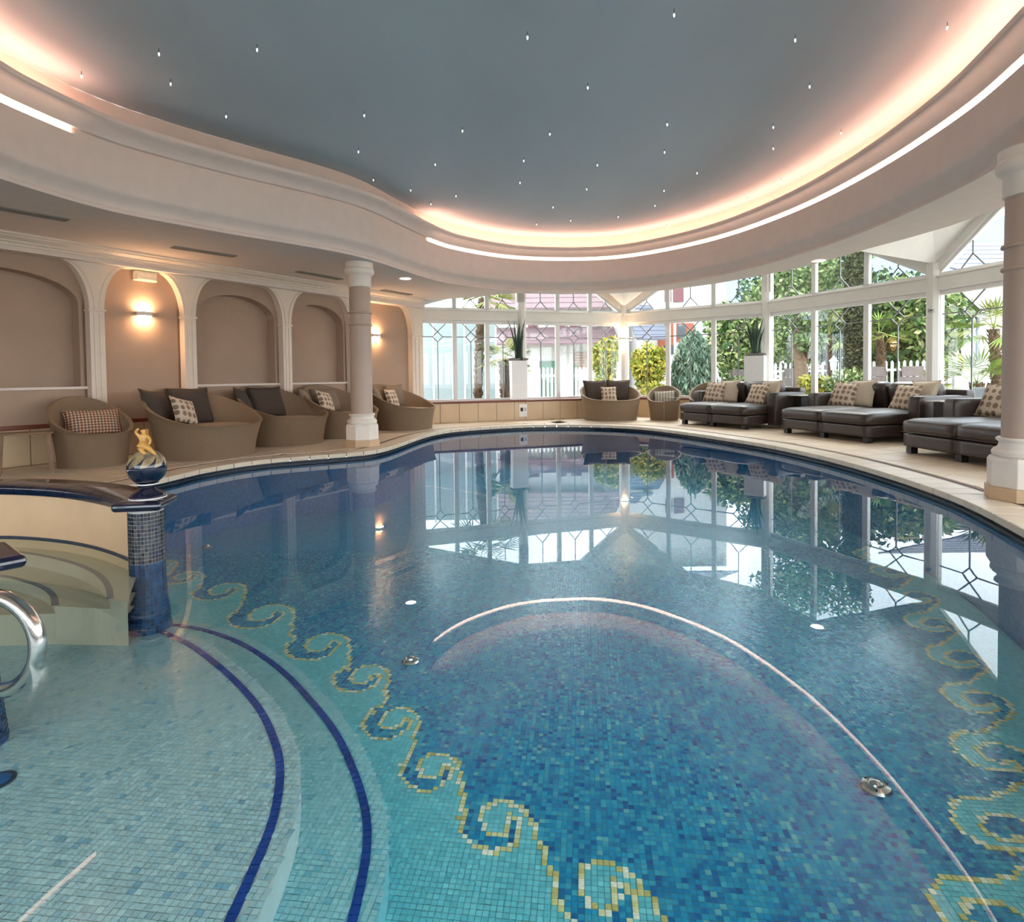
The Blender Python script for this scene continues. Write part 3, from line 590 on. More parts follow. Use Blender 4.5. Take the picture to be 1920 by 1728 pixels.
# downlights and vents
for u, v, lab in ((760, 521.5, 'round lit downlight in the soffit beside the far column'), (1535, 488, 'round lit downlight in the soffit above the right windows')):
    p = at_z(u, v, ZS); e = empty('downlight', (p[0], p[1], ZS)); tag(e, lab, 'downlight', 'soffit downlights')
    mb = MB(); mb.lathe([(.115, -.001), (.115, -.008), (.095, -.01), (.09, -.002)], 32, cap=False); mb.build('trim_ring', white, e, smooth='auto')
    mb = MB(); mb.lathe([(.092, -.003), (.06, -.006), (.002, -.006)], 32); mb.build('lens', lamp_m, e, smooth='auto')
vents = [((-60, 379), (128, 412), 'dark linear vent nearest the camera in the left soffit'), ((322, 462), (442, 480), 'linear vent in the soffit above the wall sconce'), ((557, 508), (640, 523), 'linear vent in the soffit just left of the far column'), ((716, 543), (770, 552), 'farthest small linear vent behind the far column')]
for a, b, lab in vents:
    A, B = at_z(*a, ZS)[:2], at_z(*b, ZS)[:2]; d = B-A; L_ = np.linalg.norm(d); d /= L_; c = (A+B)/2; ang = math.atan2(d[1], d[0])
    e = empty('air_vent', (*c, ZS), ang); tag(e, lab, 'vent', 'linear air vents in the soffit'); L_ *= .97; w = .13
    mb = MB(); mb.box((0, 0, -.002), (L_, w, .004)); mb.build('backing', vent_d, e)
    mb = MB(); [mb.box((0, s*w/2, -.006), (L_, .014, .012)) for s in (-1, 1)]; [mb.box((s*L_/2, 0, -.006), (.014, w, .012)) for s in (-1, 1)]; mb.build('frame', vent_m, e)
    for k in range(4):
        mb = MB(); mb.box((0, -.04+.027*k, -.006), (L_-.02, .012, .006)); mb.build('slat', vent_m, e)

# ------------------------------------------------------------------ left wall with arcade
def wl(s, z, n=0.): 
    p = WLs+dl*s+nl*n; return np.array([p[0], p[1], z])
def sx(u, v=700, n=0.):        # pixel -> (s, z) on the plane n in front of the left wall
    P = WLs+nl*n; q = at_line(u, v, P, P+dl); return float((q[:2]-P)@dl), float(q[2])
LW = np.linalg.norm(V0-WLs)
wall = empty('wall_left', wl(LW/2, 0)); tag(wall, 'taupe plastered wall with arched niches behind the round loungers', kind='structure')
NP = .13                         # arcade stands proud of the wall
plast = M('pilaster_paint', (230, 214, 197), .55, var=.02)
pil = []                         # s-range of the pilasters
for u0, u1 in ((167, 200), (348, 367), (531, 547), (657, 671), (757, 779)):
    a, b = sx(u0, 640, NP)[0], sx(u1, 640, NP)[0]; pil.append((a, b))
pw_ = .17; pil = [((a+b)/2-pw_/2, (a+b)/2+pw_/2) for a, b in pil[:4]]+[(LW-.32, LW+.02)]
SP = 1.92; TOP = 2.52            # springing and underside of the frieze
print('pilasters', pil, 'spring z', sx(168, 576, NP), sx(347, 594.6, NP), sx(543, 611, NP), 'cornice', sx(0, 434, .25), sx(480, 515, .25), sx(780, 566, .25), 'sill', sx(0, 731), sx(530, 719.5))
# back wall
mb = MB(); mb.obox(wl(-.5, -.02, -.3), [*(dl*(LW+.5)), 0], [*(nl*.1), 0], [0, 0, 3.2]); sub(mb.build('back_panel', taupe), wall)
bays = []; edges_ = [(-.5, -.5)]+pil
SILL = .94
for k in range(len(pil)):
    s0 = edges_[k][1]; s1 = pil[k][0]; niche = k in (0, 2, 3); 
    def arch(c, hw, zs, rise, n=14): return [(c+hw*math.cos(t), zs+rise*math.sin(t)) for t in np.linspace(0, math.pi, n)]
    if k == 0: s0 = s1-1.75
    if niche:
        c = (s0+s1)/2; hw = (s1-s0)/2-.07; hole = [(c+hw, SILL)]+arch(c, hw, 2.0, .34)+[(c-hw, SILL)]
    else: hole = None
    outer = [(s0-.2, -.06), (s1+.2, -.06), (s1+.2, 2.75), (s0-.2, 2.75)]
    loops = [[Vector((*p, 0)) for p in outer]]+([[Vector((*p, 0)) for p in hole]] if hole else [])
    tr = geometry.tessellate_polygon(loops); pts2 = [p for l in loops for p in l]
    mb = MB(); mb.add([wl(p.x, p.y, 0) for p in pts2], [tuple(t) for t in tr])
    if hole: mb.strip([wl(*p, 0) for p in hole], [wl(*p, -.2) for p in hole], True)
    sub(mb.build('bay_wall', taupe), wall)
    if niche:
        mb = MB(); mb.obox(wl(s0, SILL-.035, -.18), [*(dl*(s1-s0)), 0], [*(nl*.215), 0], [0, 0, .035]); sub(mb.build('niche_sill', cream, bevel=.006), wall)
# wall in front of bay 0 (towards camera, out of frame)
mb = MB(); mb.obox(wl(-.5, -.06, -.02), [*(dl*(pil[0][0]-1.75+.5-.1)), 0], [*(nl*.02), 0], [0, 0, 2.75]); sub(mb.build('bay_wall', taupe), wall)
# pilasters with flaring fan heads
for k, (a, b) in enumerate(pil):
    e = empty('trim_%d' % (k+1), wl((a+b)/2, 0, NP/2)); tag(e, ['white pilaster with flared head left of the sconce bay', 'white pilaster with flared head right of the lit sconce', 'white pilaster with flared head between two niches', 'white pilaster hidden behind the round column', 'white corner pilaster beside the far windows'][k], kind='structure')
    FW = .32
    r = [(b+FW*(1-math.cos(t)), SP+(TOP-SP)*math.sin(t)) for t in np.linspace(0, math.pi/2, 10)]; l = [(a-FW*(1-math.cos(t)), SP+(TOP-SP)*math.sin(t)) for t in np.linspace(math.pi/2, 0, 10)]
    if k == 4: r = [(b, TOP)]
    poly = [(a, 0), (b, 0), (b, SP)]+r+l+[(a, SP)]
    mb = MB(); n_ = len(poly); loops = [[Vector((*p, 0)) for p in poly]]; tr = geometry.tessellate_polygon(loops)
    mb.add([wl(*p, NP) for p in poly]+[wl(*p, 0) for p in poly], [tuple(t) for t in tr]+[(i, (i+1) % n_, n_+(i+1) % n_, n_+i) for i in range(n_)]); sub(mb.build('pilaster_body', plast), e)
    mb = MB(); mb.obox(wl(a-.015, SP-.02, 0), [*(dl*(b-a+.03)), 0], [*(nl*(NP+.02)), 0], [0, 0, .03]); sub(mb.build('neck_band', plast, bevel=.006), e)
    for q in ((.25, .38), (.62, .75)):
        mb = MB(); w = b-a; mb.obox(wl(a+w*q[0], .5, NP), [*(dl*w*(q[1]-q[0])), 0], [*(nl*.012), 0], [0, 0, SP-.54]); sub(mb.build('flute_rib', plast, bevel=.004), e)
    for sgn, s_e in ((1, b), (-1, a)):          # raised rib along the flare
        if k == 4 and sgn == 1: continue
        pp = [wl(s_e+sgn*(FW*(1-math.cos(t))-.055), SP+(TOP-SP)*math.sin(t)+.0, NP+.004) for t in np.linspace(0, 1.45, 12)]; mb = MB(); mb.tube(pp, .008, 6); sub(mb.build('flare_rib', plast, smooth=True), e)
# frieze and cornice
tr_ = empty('trim_6', wl(LW/2, TOP, 0)); tag(tr_, 'white crown cornice along the top of the left wall', kind='structure')
mb = MB(); mb.obox(wl(-.5, TOP-.005, 0), [*(dl*(LW+.5)), 0], [*(nl*.22), 0], [0, 0, .18]); sub(mb.build('frieze', cream), tr_)
prof_c = [(.0, TOP+.05), (.24, TOP+.05), (.24, TOP+.08), (.27, TOP+.085), (.275, TOP+.105), (.31, TOP+.12), (.34, TOP+.135), (.345, TOP+.15), (.38, TOP+.155), (.38, ZS), (.0, ZS)]
mb = MB(); mb.prism([wl(-.5, z, n) for n, z in prof_c], [*(dl*(LW+.3)), 0]); sub(mb.build('crown_moulding', plast), tr_)
# dado: brown rail and beige wall tiles
bb = empty('baseboard_left', wl(LW/2, 0, .0)); tag(bb, 'beige tile dado with a red-brown rail along the left wall', kind='structure')
mb = MB(); mb.obox(wl(-.5, .44, 0), [*(dl*(LW+.3)), 0], [*(nl*.035), 0], [0, 0, .05]); sub(mb.build('dado_rail', brown_rail, bevel=.006), bb)
s = sx(-30, 850)[0]
tile_mesh = None
while s < LW-.1:
    w = min(.43, LW-.05-s); mb = MB(); mb.obox(wl(s+.004, .005, .002), [*(dl*(w-.008)), 0], [*(nl*.014), 0], [0, 0, .43]); sub(mb.build('dado_tile', tile_b, bevel=.003), bb); s += .43
mb = MB(); mb.obox(wl(-.5, -.03, .0), [*(dl*(LW+.3)), 0], [*(nl*.006), 0], [0, 0, .47]); sub(mb.build('dado_grout', grout), bb)
def sconce(pos, d, n, lab, w=.2):
    e = empty('wall_sconce', pos); tag(e, lab, 'wall lamp', 'up and down wall sconces'); n3 = np.array([*n, 0]); d3 = np.array([*d, 0])
    mb = MB(); prof = [(-w/2, 0), (-w/2, .05), (-w/4, .095), (0, .105), (w/4, .095), (w/2, .05), (w/2, 0)]
    mb.prism([d3*a+n3*b+np.array([0, 0, -.03]) for a, b in prof], (0, 0, .06)); mb.build('shade', white, e, bevel=.004)
    for z in (-.034, .034):
        mb = MB(); mb.prism([d3*a*.8+n3*(.012+b*.7)+np.array([0, 0, z]) for a, b in prof], (0, 0, .003)); mb.build('lamp_glass', sconce_m, e)
sc_, zc_ = sx(272, 588, .05); sconce(wl(sc_, zc_, 0), dl, nl, 'lit wall sconce on the taupe bay left of the round column')
sc4, z4 = sx(707, 628.5, .05); sconce(wl(sc4, z4, 0), dl, nl, 'lit wall sconce half hidden behind the round column')
s_e, z_e = sx(273, 508, .06); e = empty('emergency_light', wl(s_e, z_e-.07, 0), math.atan2(dl[1], dl[0])); tag(e, 'cream boxed emergency light above the wall sconce', 'emergency light')
mb = MB(); mb.rbox((0, -.04, 0), (.30, .07, .14), .015); mb.build('housing', M('cream_plastic', (226, 214, 190), .5), e, smooth='auto')
mb = MB(); mb.rbox((0, -.08, -.015), (.25, .02, .08), .008); mb.build('lens', M('pale_lens', (240, 230, 205), .3), e, smooth='auto')

# ------------------------------------------------------------------ columns
def column(u, v_base, lab, P=None):
    P = np.array(P); e = empty('round_column', (*P, 0), .25); tag(e, lab, 'column', 'round columns by the pool')
    mb = MB(); mb.lathe([(.265, 0), (.265, .10)], 8, rot=math.pi/8); mb.build('plinth_band', stone_p, e, bevel=.004)
    mb = MB(); mb.lathe([(.25, .10), (.25, .30), (.235, .325), (.2, .335)], 8, rot=math.pi/8); mb.build('octagon_pedestal', col_b, e, bevel=.006)
    mb = MB(); mb.lathe([(.2, .33), (.215, .345), (.218, .37), (.205, .39), (.185, .40), (.172, .425), (.172, .445), (.188, .455), (.192, .47), (.18, .48), (.15, .48)], 40); mb.build('base_moulding', col_b, e, smooth='auto')
    mb = MB(); mb.lathe([(.158, .48), (.158, 1.2), (.152, 2.3), (.152, 2.45)], 40, cap=False); mb.build('shaft', col_m, e, smooth='auto')
    for z in (1.79, 1.965):
        mb = MB(); mb.lathe([(.155, z-.018), (.172, z-.012), (.176, z), (.172, z+.012), (.155, z+.018)], 40, cap=False); mb.build('neck_ring', col_m, e, smooth=True)
    mb = MB(); mb.lathe([(.16, 2.34), (.168, 2.345), (.168, 2.50), (.178, 2.515), (.205, 2.535), (.215, 2.555), (.215, 2.60), (.2, 2.62), (.2, 2.70)], 40); mb.build('capital', col_b, e, smooth='auto')
C1 = at_z(680, 838, 0)[:2]; C1 = C1*(1+.2/C1[1])
column(0, 0, 'round beige column standing among the loungers on the left deck', C1)
C2 = at_y(1926, 800, 4.55)[:2]; column(0, 0, 'round beige column cut by the right frame edge', C2)
print('C1', C1, 'C2', C2)

# ------------------------------------------------------------------ glazed facade
ZSILL, ZH, ZB0, ZB1 = .46, 2.24, 2.28, 2.52
NW = 0
def facade(P, Q, zP, zQ, zmid, name, labels, nwin=3, mid=None, lower=True, first=False, gl=glass, tiles=True, ledge=.03):
    """one bay of the glass front from P to Q (left to right seen from inside); zP, zQ rake heights"""
    global NW
    d = (Q-P); L = np.linalg.norm(d); d = d/L; n = np.array([d[1], -d[0]])     # inward normal
    def w(s, z, k=0.): q = P+d*s+n*k; return np.array([q[0], q[1], z])
    d3 = np.array([*d, 0]); n3 = np.array([*n, 0]); up = np.array([0, 0, 1.])
    def bar(mb, a, b, wd, k0, k1):      # bar in the plane from (s,z) a to b
        a, b = np.array(a, float), np.array(b, float); t = (b-a)/np.linalg.norm(b-a); q = np.array([-t[1], t[0]])*wd/2
        mb.prism([w(*(a-q), k0), w(*(b-q), k0), w(*(b+q), k0), w(*(a+q), k0)], n3*(k1-k0))
    wall = empty('wall_'+name, w(L/2, 0)); tag(wall, labels[0], kind='structure')
    mb = MB(); mb.obox(w(0, -.02, -.12), d3*L, n3*(.12+ledge), up*(ZSILL-.02)); sub(mb.build('dado_wall', grout), wall)
    if tiles:
        s = .0
        while s < L-.02:
            ww_ = min(.43, L-s); mb = MB(); mb.obox(w(s+.004, .004, ledge), d3*(ww_-.008), n3*.014, up*.415); sub(mb.build('dado_tile', tile_b, bevel=.003), wall); s += .43
    mb = MB(); mb.obox(w(0, .425, -.02), d3*L, n3*(.06+ledge), up*.04); sub(mb.build('sill_rail', brown_rail, bevel=.008), wall)
    mb = MB(); mb.obox(w(0, ZB0, -.10), d3*L, n3*.17, up*(ZB1-ZB0-.03)); mb.obox(w(0, ZB1-.03, -.10), d3*L, n3*.19, up*.03); sub(mb.build('transom_beam', white, bevel=.006), wall)
    mb = MB()
    pw2 = .13
    for s in (0, L): mb.obox(w(s-pw2/2, 0.42, -.1), d3*pw2, n3*.16, up*((zP if s == 0 else zQ)-.42))
    sub(mb.build('frame_post', white, bevel=.008), wall)
    def rz(s):
        if mid is None: return zP+(zQ-zP)*s/L
        return zP+(zmid-zP)*s/(mid*L) if s < mid*L else zmid+(zQ-zmid)*(s-mid*L)/(L-mid*L)
    mb = MB(); ss = [0, L] if mid is None else [0, mid*L, L]
    for a, b in zip(ss[:-1], ss[1:]): mb.prism([w(a, rz(a)-.07, -.1), w(b, rz(b)-.07, -.1), w(b, rz(b)+.1, -.1), w(a, rz(a)+.1, -.1)], n3*.16)
    sub(mb.build('rake_beam', white), wall)
    m0 = pw2/2; step = (L-2*m0)/nwin
    for k in range(nwin):
        a, b = m0+k*step, m0+(k+1)*step; NW += 1; e = empty('window_%d' % NW, w((a+b)/2, ZSILL)); tag(e, labels[1+k], kind='structure')
        f = .05; mb = MB(); z0, z1 = ZSILL, ZB0
        for (x0, x1, y0, y1) in ((a, a+f, z0, z1), (b-f, b, z0, z1), (a+f, b-f, z0, z0+f), (a+f, b-f, z1-f-.02, z1)): mb.obox(w(x0, y0, -.06), d3*(x1-x0), n3*.08, up*(y1-y0))
        sub(mb.build('sash_frame', frame_w, bevel=.005), e)
        g0, g1, h0, h1 = a+f, b-f, z0+f, z1-f-.02
        mb = MB(); mb.obox(w(g0, h0, -.03), d3*(g1-g0), n3*.006, up*(h1-h0)); sub(mb.build('pane', gl), e)
        c = (g0+g1)/2; r = .115; zc = h1-.30; mb = MB(); B = lambda p, q: bar(mb, p, q, .019, -.036, -.018)
        B((c, h0), (c, zc-r)); B((g0, zc), (c-r, zc)); B((c+r, zc), (g1, zc)); B((c-r, zc), (c, zc-r)); B((c+r, zc), (c, zc-r)); tx = min(.5*(g1-g0), h1-(zc+r)); B((c-r, zc), (c+tx, zc+r+tx)); B((c+r, zc), (c-tx, zc+r+tx))
        sub(mb.build('lead_bars', lead), e)
        # transom light above the beam
        q0, q1 = rz(a)-.07, rz(b)-.07; zt = ZB1+.0; f = .045
        pk = mid*L if mid and a < mid*L < b else None
        outline = [(a, zt), (b, zt), (b, max(q1, zt+.02))]+([(pk, zmid-.07)] if pk else [])+[(a, max(q0, zt+.02))]
        if max(q0, q1) > zt+.12:
            mb = MB()
            for i in range(len(outline)):
                p_, q_ = np.array(outline[i]), np.array(outline[(i+1) % len(outline)])
                if np.linalg.norm(q_-p_) > .03: bar(mb, p_, q_, .09, -.06, .02)
            sub(mb.build('transom_frame', frame_w), e)
            mb = MB(); mb.prism([w(*p_, -.03) for p_ in outline], n3*.006); sub(mb.build('transom_pane', gl), e)
            c = (a+b)/2; ztop = rz(c)-.1
            if ztop > zt+.3:
                mb = MB(); B = lambda p, q: bar(mb, p, q, .019, -.036, -.018); B((c, zt+.25), (c, ztop)); B((c, zt+.25), (c-.18, zt+.05)); B((c, zt+.25), (c+.18, zt+.05)); sub(mb.build('transom_lead_bars', lead), e)
    return w
VM = (V0+V1)/2+np.array([-.0, .0]); VM = V0+(V1-V0)*.475
wl_ = lambda wall_, lst: [wall_]+lst
facade(V0, VM, 2.68, 3.36, None, 'far_a', ['window front left of the tall planter by the loungers', 'window with the frosted view nearest the left corner', 'window with palm trunk at its right edge', 'window with the small palm left of the planter'], ledge=.24)
facade(VM, V1, 3.36, 2.58, 3.42, 'far_b', ['window front between planter and corner sconce', 'window showing white pickets just right of the planter', 'window behind the left half of the far round lounger', 'window with yellow shrub left of the corner sconce'], ledge=.24, mid=.55)
facade(V1, V2, 2.58, 3.62, 3.54, 'far_c', ['window front between corner sconce and second planter', 'window with yellow shrub right of the corner sconce', 'window with the weeping conifer', 'window partly behind the second planter'], ledge=.10, mid=.47)
facade(V2, V3, 3.68, 2.62, 3.84, 'right_d', ['window front behind the middle leather lounger', 'window showing the old tree with thick trunk', 'window showing the dark cypress column', 'window right of the cypress with dense foliage'], mid=.335)
facade(V3, V4, 2.6, 2.6, 3.95, 'right_e', ['window front at the right edge behind the column', 'window with the fan palm left of the right column', 'window hidden behind the right column', 'window beyond the right frame edge'], mid=.5)
facade(V4, V5, 2.6, 2.6, 3.7, 'right_f', ['window front beside the camera outside the frame', 'first window beside the camera', 'second window beside the camera', 'third window beside the camera'], mid=.5, tiles=False)
# corner posts
for k, (V, lab) in enumerate(((VM, 'white post behind the far planter'), (V1, 'white corner column carrying the lit sconce'), (V2, 'white post behind the second planter'), (V3, 'white corner post with small sensor at right'), (V4, 'white corner post outside the frame'))):
    c = V+(np.array([1.5, 6])-V)/np.linalg.norm(np.array([1.5, 6])-V)*.03; mb = MB()
    mb.lathe([(.105, 0.0), (.105, 2.72)], 8, (*c, 0)); o = mb.build('trim_%d' % (7+k), white, smooth='auto'); tag(o, lab, kind='structure')
s1 = V1+(np.array([.4, 6])-V1)/np.linalg.norm(np.array([.4, 6])-V1)*.13; sd_ = np.array([1., 0.]); sconce((*s1, 1.90), np.array([.99, -.05]), np.array([-.05, -.99]), 'lit sconce on the white corner column between the far windows', .22)
p = V3-(V3-np.array([2, 6]))/np.linalg.norm(V3-np.array([2, 6]))*.14; e = empty('wall_sensor', (*p, 1.97)); tag(e, 'small grey sensor on the white corner post at right', 'sensor'); mb = MB(); mb.rbox((0, 0, 0), (.09, .05, .06), .012); mb.build('housing', M('sensor_grey', (150, 146, 142), .5), e, smooth=True); mb = MB(); mb.lathe([(.012, 0), (.012, .02), (.002, .024)], 12, (.0, 0, 0)); o = mb.build('lens', vent_d, e); o.rotation_euler = (math.pi/2, 0, 0); o.location = (-.02, -.02, 0)
# gable ceilings behind the soffit
gc = empty('ceiling_gables', (4, 12, 2.6)); gc.name = 'ceiling_gables'; tag(gc, 'white sloping gable ceilings between soffit and window front', kind='structure')
def inw(V):          # run inwards as far as the fascia of the soffit
    c = np.array([1.2, 6.2]); d = c-V; best = None
    for A, B in zip(OUTc[:-4], OUTc[1:-3]):
        e_ = B-A; den = d[0]*e_[1]-d[1]*e_[0]
        if abs(den) < 1e-9: continue
        t = ((A-V)[0]*e_[1]-(A-V)[1]*e_[0])/den; u = ((A-V)[0]*d[1]-(A-V)[1]*d[0])/den
        if -.02 <= u <= 1.02 and 0 < t < 1 and (best is None or t < best): best = t
    return V+d*((best or .1)+.004)
B_pk = VM+(V1-VM)*.55; C_pk = V1+(V2-V1)*.47; D_pk = V2+(V3-V2)*.335; E_pk = (V3+V4)/2; F_pk = (V4+V5)/2
ridge = [(V0, 2.74), (VM, 3.44), (B_pk, 3.5), (V1, 2.72), (C_pk, 3.62), (V2, 3.72), (D_pk, 3.94), (V3, 2.72), (E_pk, 4.05), (V4, 2.72), (F_pk, 3.8), (V5, 2.72)]
for (A, za), (B, zb) in zip(ridge[:-1], ridge[1:]):
    mb = MB(); a2, b2 = inw(A), inw(B); mb.add([(*A, za), (*B, zb), (*b2, zb), (*a2, za)], [(0, 1, 2, 3)]); o = mb.build('gable_slope', white); sub(o, gc)
# unseen glazing behind the camera, added to bring daylight to the pool
B0, B1 = np.array(BACK[0]), np.array(BACK[1]); Bm = (B0+B1)/2; ordn = ['first', 'second', 'third', 'fourth', 'fifth', 'sixth']
facade(V5, B0, 2.66, 2.66, None, 'side', ['glazed side wall behind the camera']+['%s side window behind the camera' % q for q in ordn[:4]], nwin=4, tiles=False)
facade(B0, Bm, 2.66, 2.66, None, 'back_a', ['right half of the glazed wall behind the camera']+['%s window of the right half behind the camera' % q for q in ordn], nwin=6, tiles=False)
facade(Bm, B1, 2.66, 2.66, None, 'back_b', ['left half of the glazed wall behind the camera']+['%s window of the left half behind the camera' % q for q in ordn], nwin=6, tiles=False)
mb = MB(); mb.obox((-7.1, -1.8, -.1), (WLs[0]+7.1, WLs[1]+1.8, 0), (-.1, 0, 0), (0, 0, 2.9)); o = mb.build('wall_side_left', wall_gray); tag(o, 'short plain wall behind the camera on the left', kind='structure')

# ------------------------------------------------------------------ cushions
def pillow_mesh(w, h, t, n=12):
    g = np.linspace(-1, 1, n+1); vs = []; fs = []
    for side in (1, -1):
        for j in g:
            for i in g:
                e = max(0, (1-abs(i)**2.6))**.55*max(0, (1-abs(j)**2.6))**.55
                px = i*w/2*(1-.07*(1-j*j)); pz = j*h/2*(1-.07*(1-i*i)); vs.append((px, -side*t/2*e, pz))
    m = n+1
    for k in (0, 1):
        for j in range(n):
            for i in range(n):
                a = k*m*m+j*m+i; f = (a, a+1, a+m+1, a+m); fs.append(f if k == 0 else f[::-1])
    mb = MB(); mb.add(vs, fs); return mb
def pillow(pos, w, h, t, yaw, tilt, roll, mat, lab, group, piping=True):
    """stands on pos (centre of its lower edge); faces -y turned by yaw, leans back by tilt"""
    mb = pillow_mesh(w, h, t); o = mb.build('throw_pillow', mat, smooth=True); weld(o)
    Rm = Matrix.Rotation(yaw, 4, 'Z') @ Matrix.Rotation(-tilt, 4, 'X') @ Matrix.Rotation(roll, 4, 'Y')
    lift = (h/2*abs(math.cos(roll))+w/2*abs(math.sin(roll)))*.93
    c = Vector([float(a) for a in pos])+(Matrix.Rotation(yaw, 4, 'Z') @ Matrix.Rotation(-tilt, 4, 'X')) @ Vector((0, 0, lift))
    o.matrix_world = Matrix.Translation(c) @ Rm; tag(o, lab, 'pillow', group)
    if piping:
        pts = []
        for s_ in range(4):
            for q in np.linspace(-1, 1, 8, endpoint=False):
                i, j = [(q, -1), (1, q), (-q, 1), (-1, -q)][s_]; pts.append((i*w/2*(1-.07*(1-j*j)), 0, j*h/2*(1-.07*(1-i*i))))
        pts.append(pts[0]); mp = MB(); mp.tube(pts, .005, 5, False); e = mp.build('piping', mat, o, smooth=True)
    return o

# ------------------------------------------------------------------ round wicker loungers
def shell(rb, rt, hf, hb, seat, yaw_scale=1.0, n=56, ex=1.0):
    """wicker shell, back at +y, open front at -y; ex stretches it sideways"""
    mb = MB(); rings = []; th = .035
    def rimh(a): c = (1+math.sin(a))/2; return hf+(hb-hf)*c**1.45
    ang = [2*math.pi*k/n for k in range(n)]
    def ringpts(fn): return [fn(a) for a in ang]
    def rad(t): return rb+(rt-rb)*t**1.5
    for t in np.linspace(0, 1, 9): rings.append(ringpts(lambda a: (ex*rad(t*rimh(a)/hb*.55+t*.45)*math.cos(a), rad(t*rimh(a)/hb*.55+t*.45)*math.sin(a), t*rimh(a))))
    def top(a): return rad(rimh(a)/hb*.55+.45)
    for o, dz in ((.012, .014), (-.012, .022), (-.036, .014), (-.045, -.01)): rings.append(ringpts(lambda a: (ex*(top(a)+o)*math.cos(a), (top(a)+o)*math.sin(a), rimh(a)+dz)))
    for t in (.8, .6, .4, .2, 0): rings.append(ringpts(lambda a: (ex*(rb*.93+(top(a)-.05-rb*.93)*t)*math.cos(a), (rb*.93+(top(a)-.05-rb*.93)*t)*math.sin(a), seat+(rimh(a)-.02-seat)*t)))
    vs = [p for r in rings for p in r]; m = len(rings); fs = [(i*n+k, i*n+(k+1) % n, (i+1)*n+(k+1) % n, (i+1)*n+k) for i in range(m-1) for k in range(n)]; fs.append(tuple(range((m-1)*n, m*n))); fs.append(tuple(range(n))[::-1])
    mb.add(vs, fs); return mb
def lounger(name, cat, P, yaw, rb, rt, hf, hb, seat, lab, grp, ex=1.0, cz=.10):
    e = empty(name, (*P, 0), yaw); tag(e, lab, cat, grp)
    shell(rb, rt, hf, hb, seat, ex=ex).build('wicker_shell', wicker, e, smooth='auto')
    mb = MB(); r = rb*.985; mb.lathe([(.02, 0), (r*.9, 0), (r*.985, .03), (r, cz*.5), (r*.985, cz-.02), (r*.9, cz), (r*.5, cz+.012), (.02, cz+.015)], 40); o = mb.build('seat_cushion', seat_f, e, smooth=True); o.location = (0, 0, seat+.002); o.scale = (ex, 1, 1)
    pp = [(ex*r*math.cos(a), r*math.sin(a), seat+cz*.97) for a in np.linspace(0, 2*math.pi, 40)]; mb = MB(); mb.tube([(x*.975, y*.975, z) for x, y, z in pp], .006, 5, False); mb.build('cushion_piping', seat_f, o).location = (0, 0, -seat-.002)
    mb = MB(); mb.lathe([(rb*.97, 0), (rb*.97, .012)], 40); o = mb.build('foot_ring', dark_leg, e); o.scale = (ex, 1, 1)
    return e
def place(u, v, back):       # ground point under pixel, pushed back along the view
    p = at_z(u, v, 0)[:2]; return p+p/np.linalg.norm(p)*back
GL = 'round wicker loungers around the pool'
def rel(P, yaw, x, y): c, s = math.cos(yaw), math.sin(yaw); return (P[0]+c*x-s*y, P[1]+s*x+c*y)
def dress(P, yaw, seat, items):
    for x, y, w, h, t, dy, tilt, roll, mat, lab in items: pillow((*rel(P, yaw, x, y), seat+.105), w, h, t, yaw+dy, tilt, roll, mat, lab, 'throw pillows on the loungers')
Yw = math.atan2(nl[1], nl[0])+math.pi/2          # facing away from the left wall
D1 = place(385, 862, .57)+nl*.05; y1 = Yw+.10
lounger('round_lounger', 'lounger', D1, y1, .585, .74, .40, .88, .30, 'largest round wicker lounger left of the column with charcoal pillows', GL)
dress(D1, y1, .30, [(-.30, .36, .58, .50, .17, .55, .42, .12, pil_dark, 'charcoal pillow leaning left in the largest round lounger'), (.14, .42, .60, .54, .18, -.05, .36, 0, pil_dark, 'large upright charcoal pillow in the largest round lounger'), (-.12, .13, .38, .38, .13, .3, .5, .28, pil_dot, 'leaf print pillow tilted in the largest round lounger')])
D2 = place(533, 836, .48)+nl*.03; y2 = Yw+.10
lounger('round_lounger', 'lounger', D2, y2, .57, .70, .40, .88, .30, 'round wicker lounger second left of the column, only charcoal pillows', GL)
dress(D2, y2, .30, [(-.34, .34, .50, .50, .17, .7, .4, .1, pil_dark, 'narrow charcoal pillow at left in the second round lounger'), (.10, .40, .66, .52, .18, .0, .36, 0, pil_dark, 'wide charcoal pillow in the second round lounger')])
D3 = place(642, 819, .20)+nl*.0; y3 = Yw+.08
lounger('round_lounger', 'lounger', D3, y3, .55, .66, .40, .88, .30, 'round wicker lounger directly behind the far column', GL)
dress(D3, y3, .30, [(-.36, .32, .50, .46, .16, .6, .4, .1, pil_gray, 'grey taupe pillow left in the lounger behind the column'), (.14, .42, .70, .46, .17, 0, .34, 0, pil_gray, 'wide grey taupe pillow in the lounger behind the column'), (-.12, .14, .40, .40, .13, .25, .45, .22, pil_dot, 'leaf print pillow in the lounger behind the column')])
D4 = place(758, 804, .12)+nl*.0; y4 = Yw+.08
lounger('round_lounger', 'lounger', D4, y4, .55, .66, .40, .86, .30, 'round wicker lounger just right of the far column', GL)
dress(D4, y4, .30, [(-.30, .30, .46, .46, .16, .6, .38, .1, pil_gray, 'grey taupe pillow left in the lounger right of the column'), (.30, .38, .46, .48, .16, -.2, .3, -.05, pil_gray, 'grey taupe pillow right in the lounger right of the column'), (-.02, .20, .40, .40, .13, .15, .35, .05, pil_dot, 'leaf print pillow in the lounger right of the column')])
D5 = place(1145, 788.5, .36); y5 = .06
lounger('round_lounger', 'lounger', D5, y5, .575, .70, .44, .84, .30, 'round wicker lounger facing the camera below the corner sconce', GL, ex=1.02)
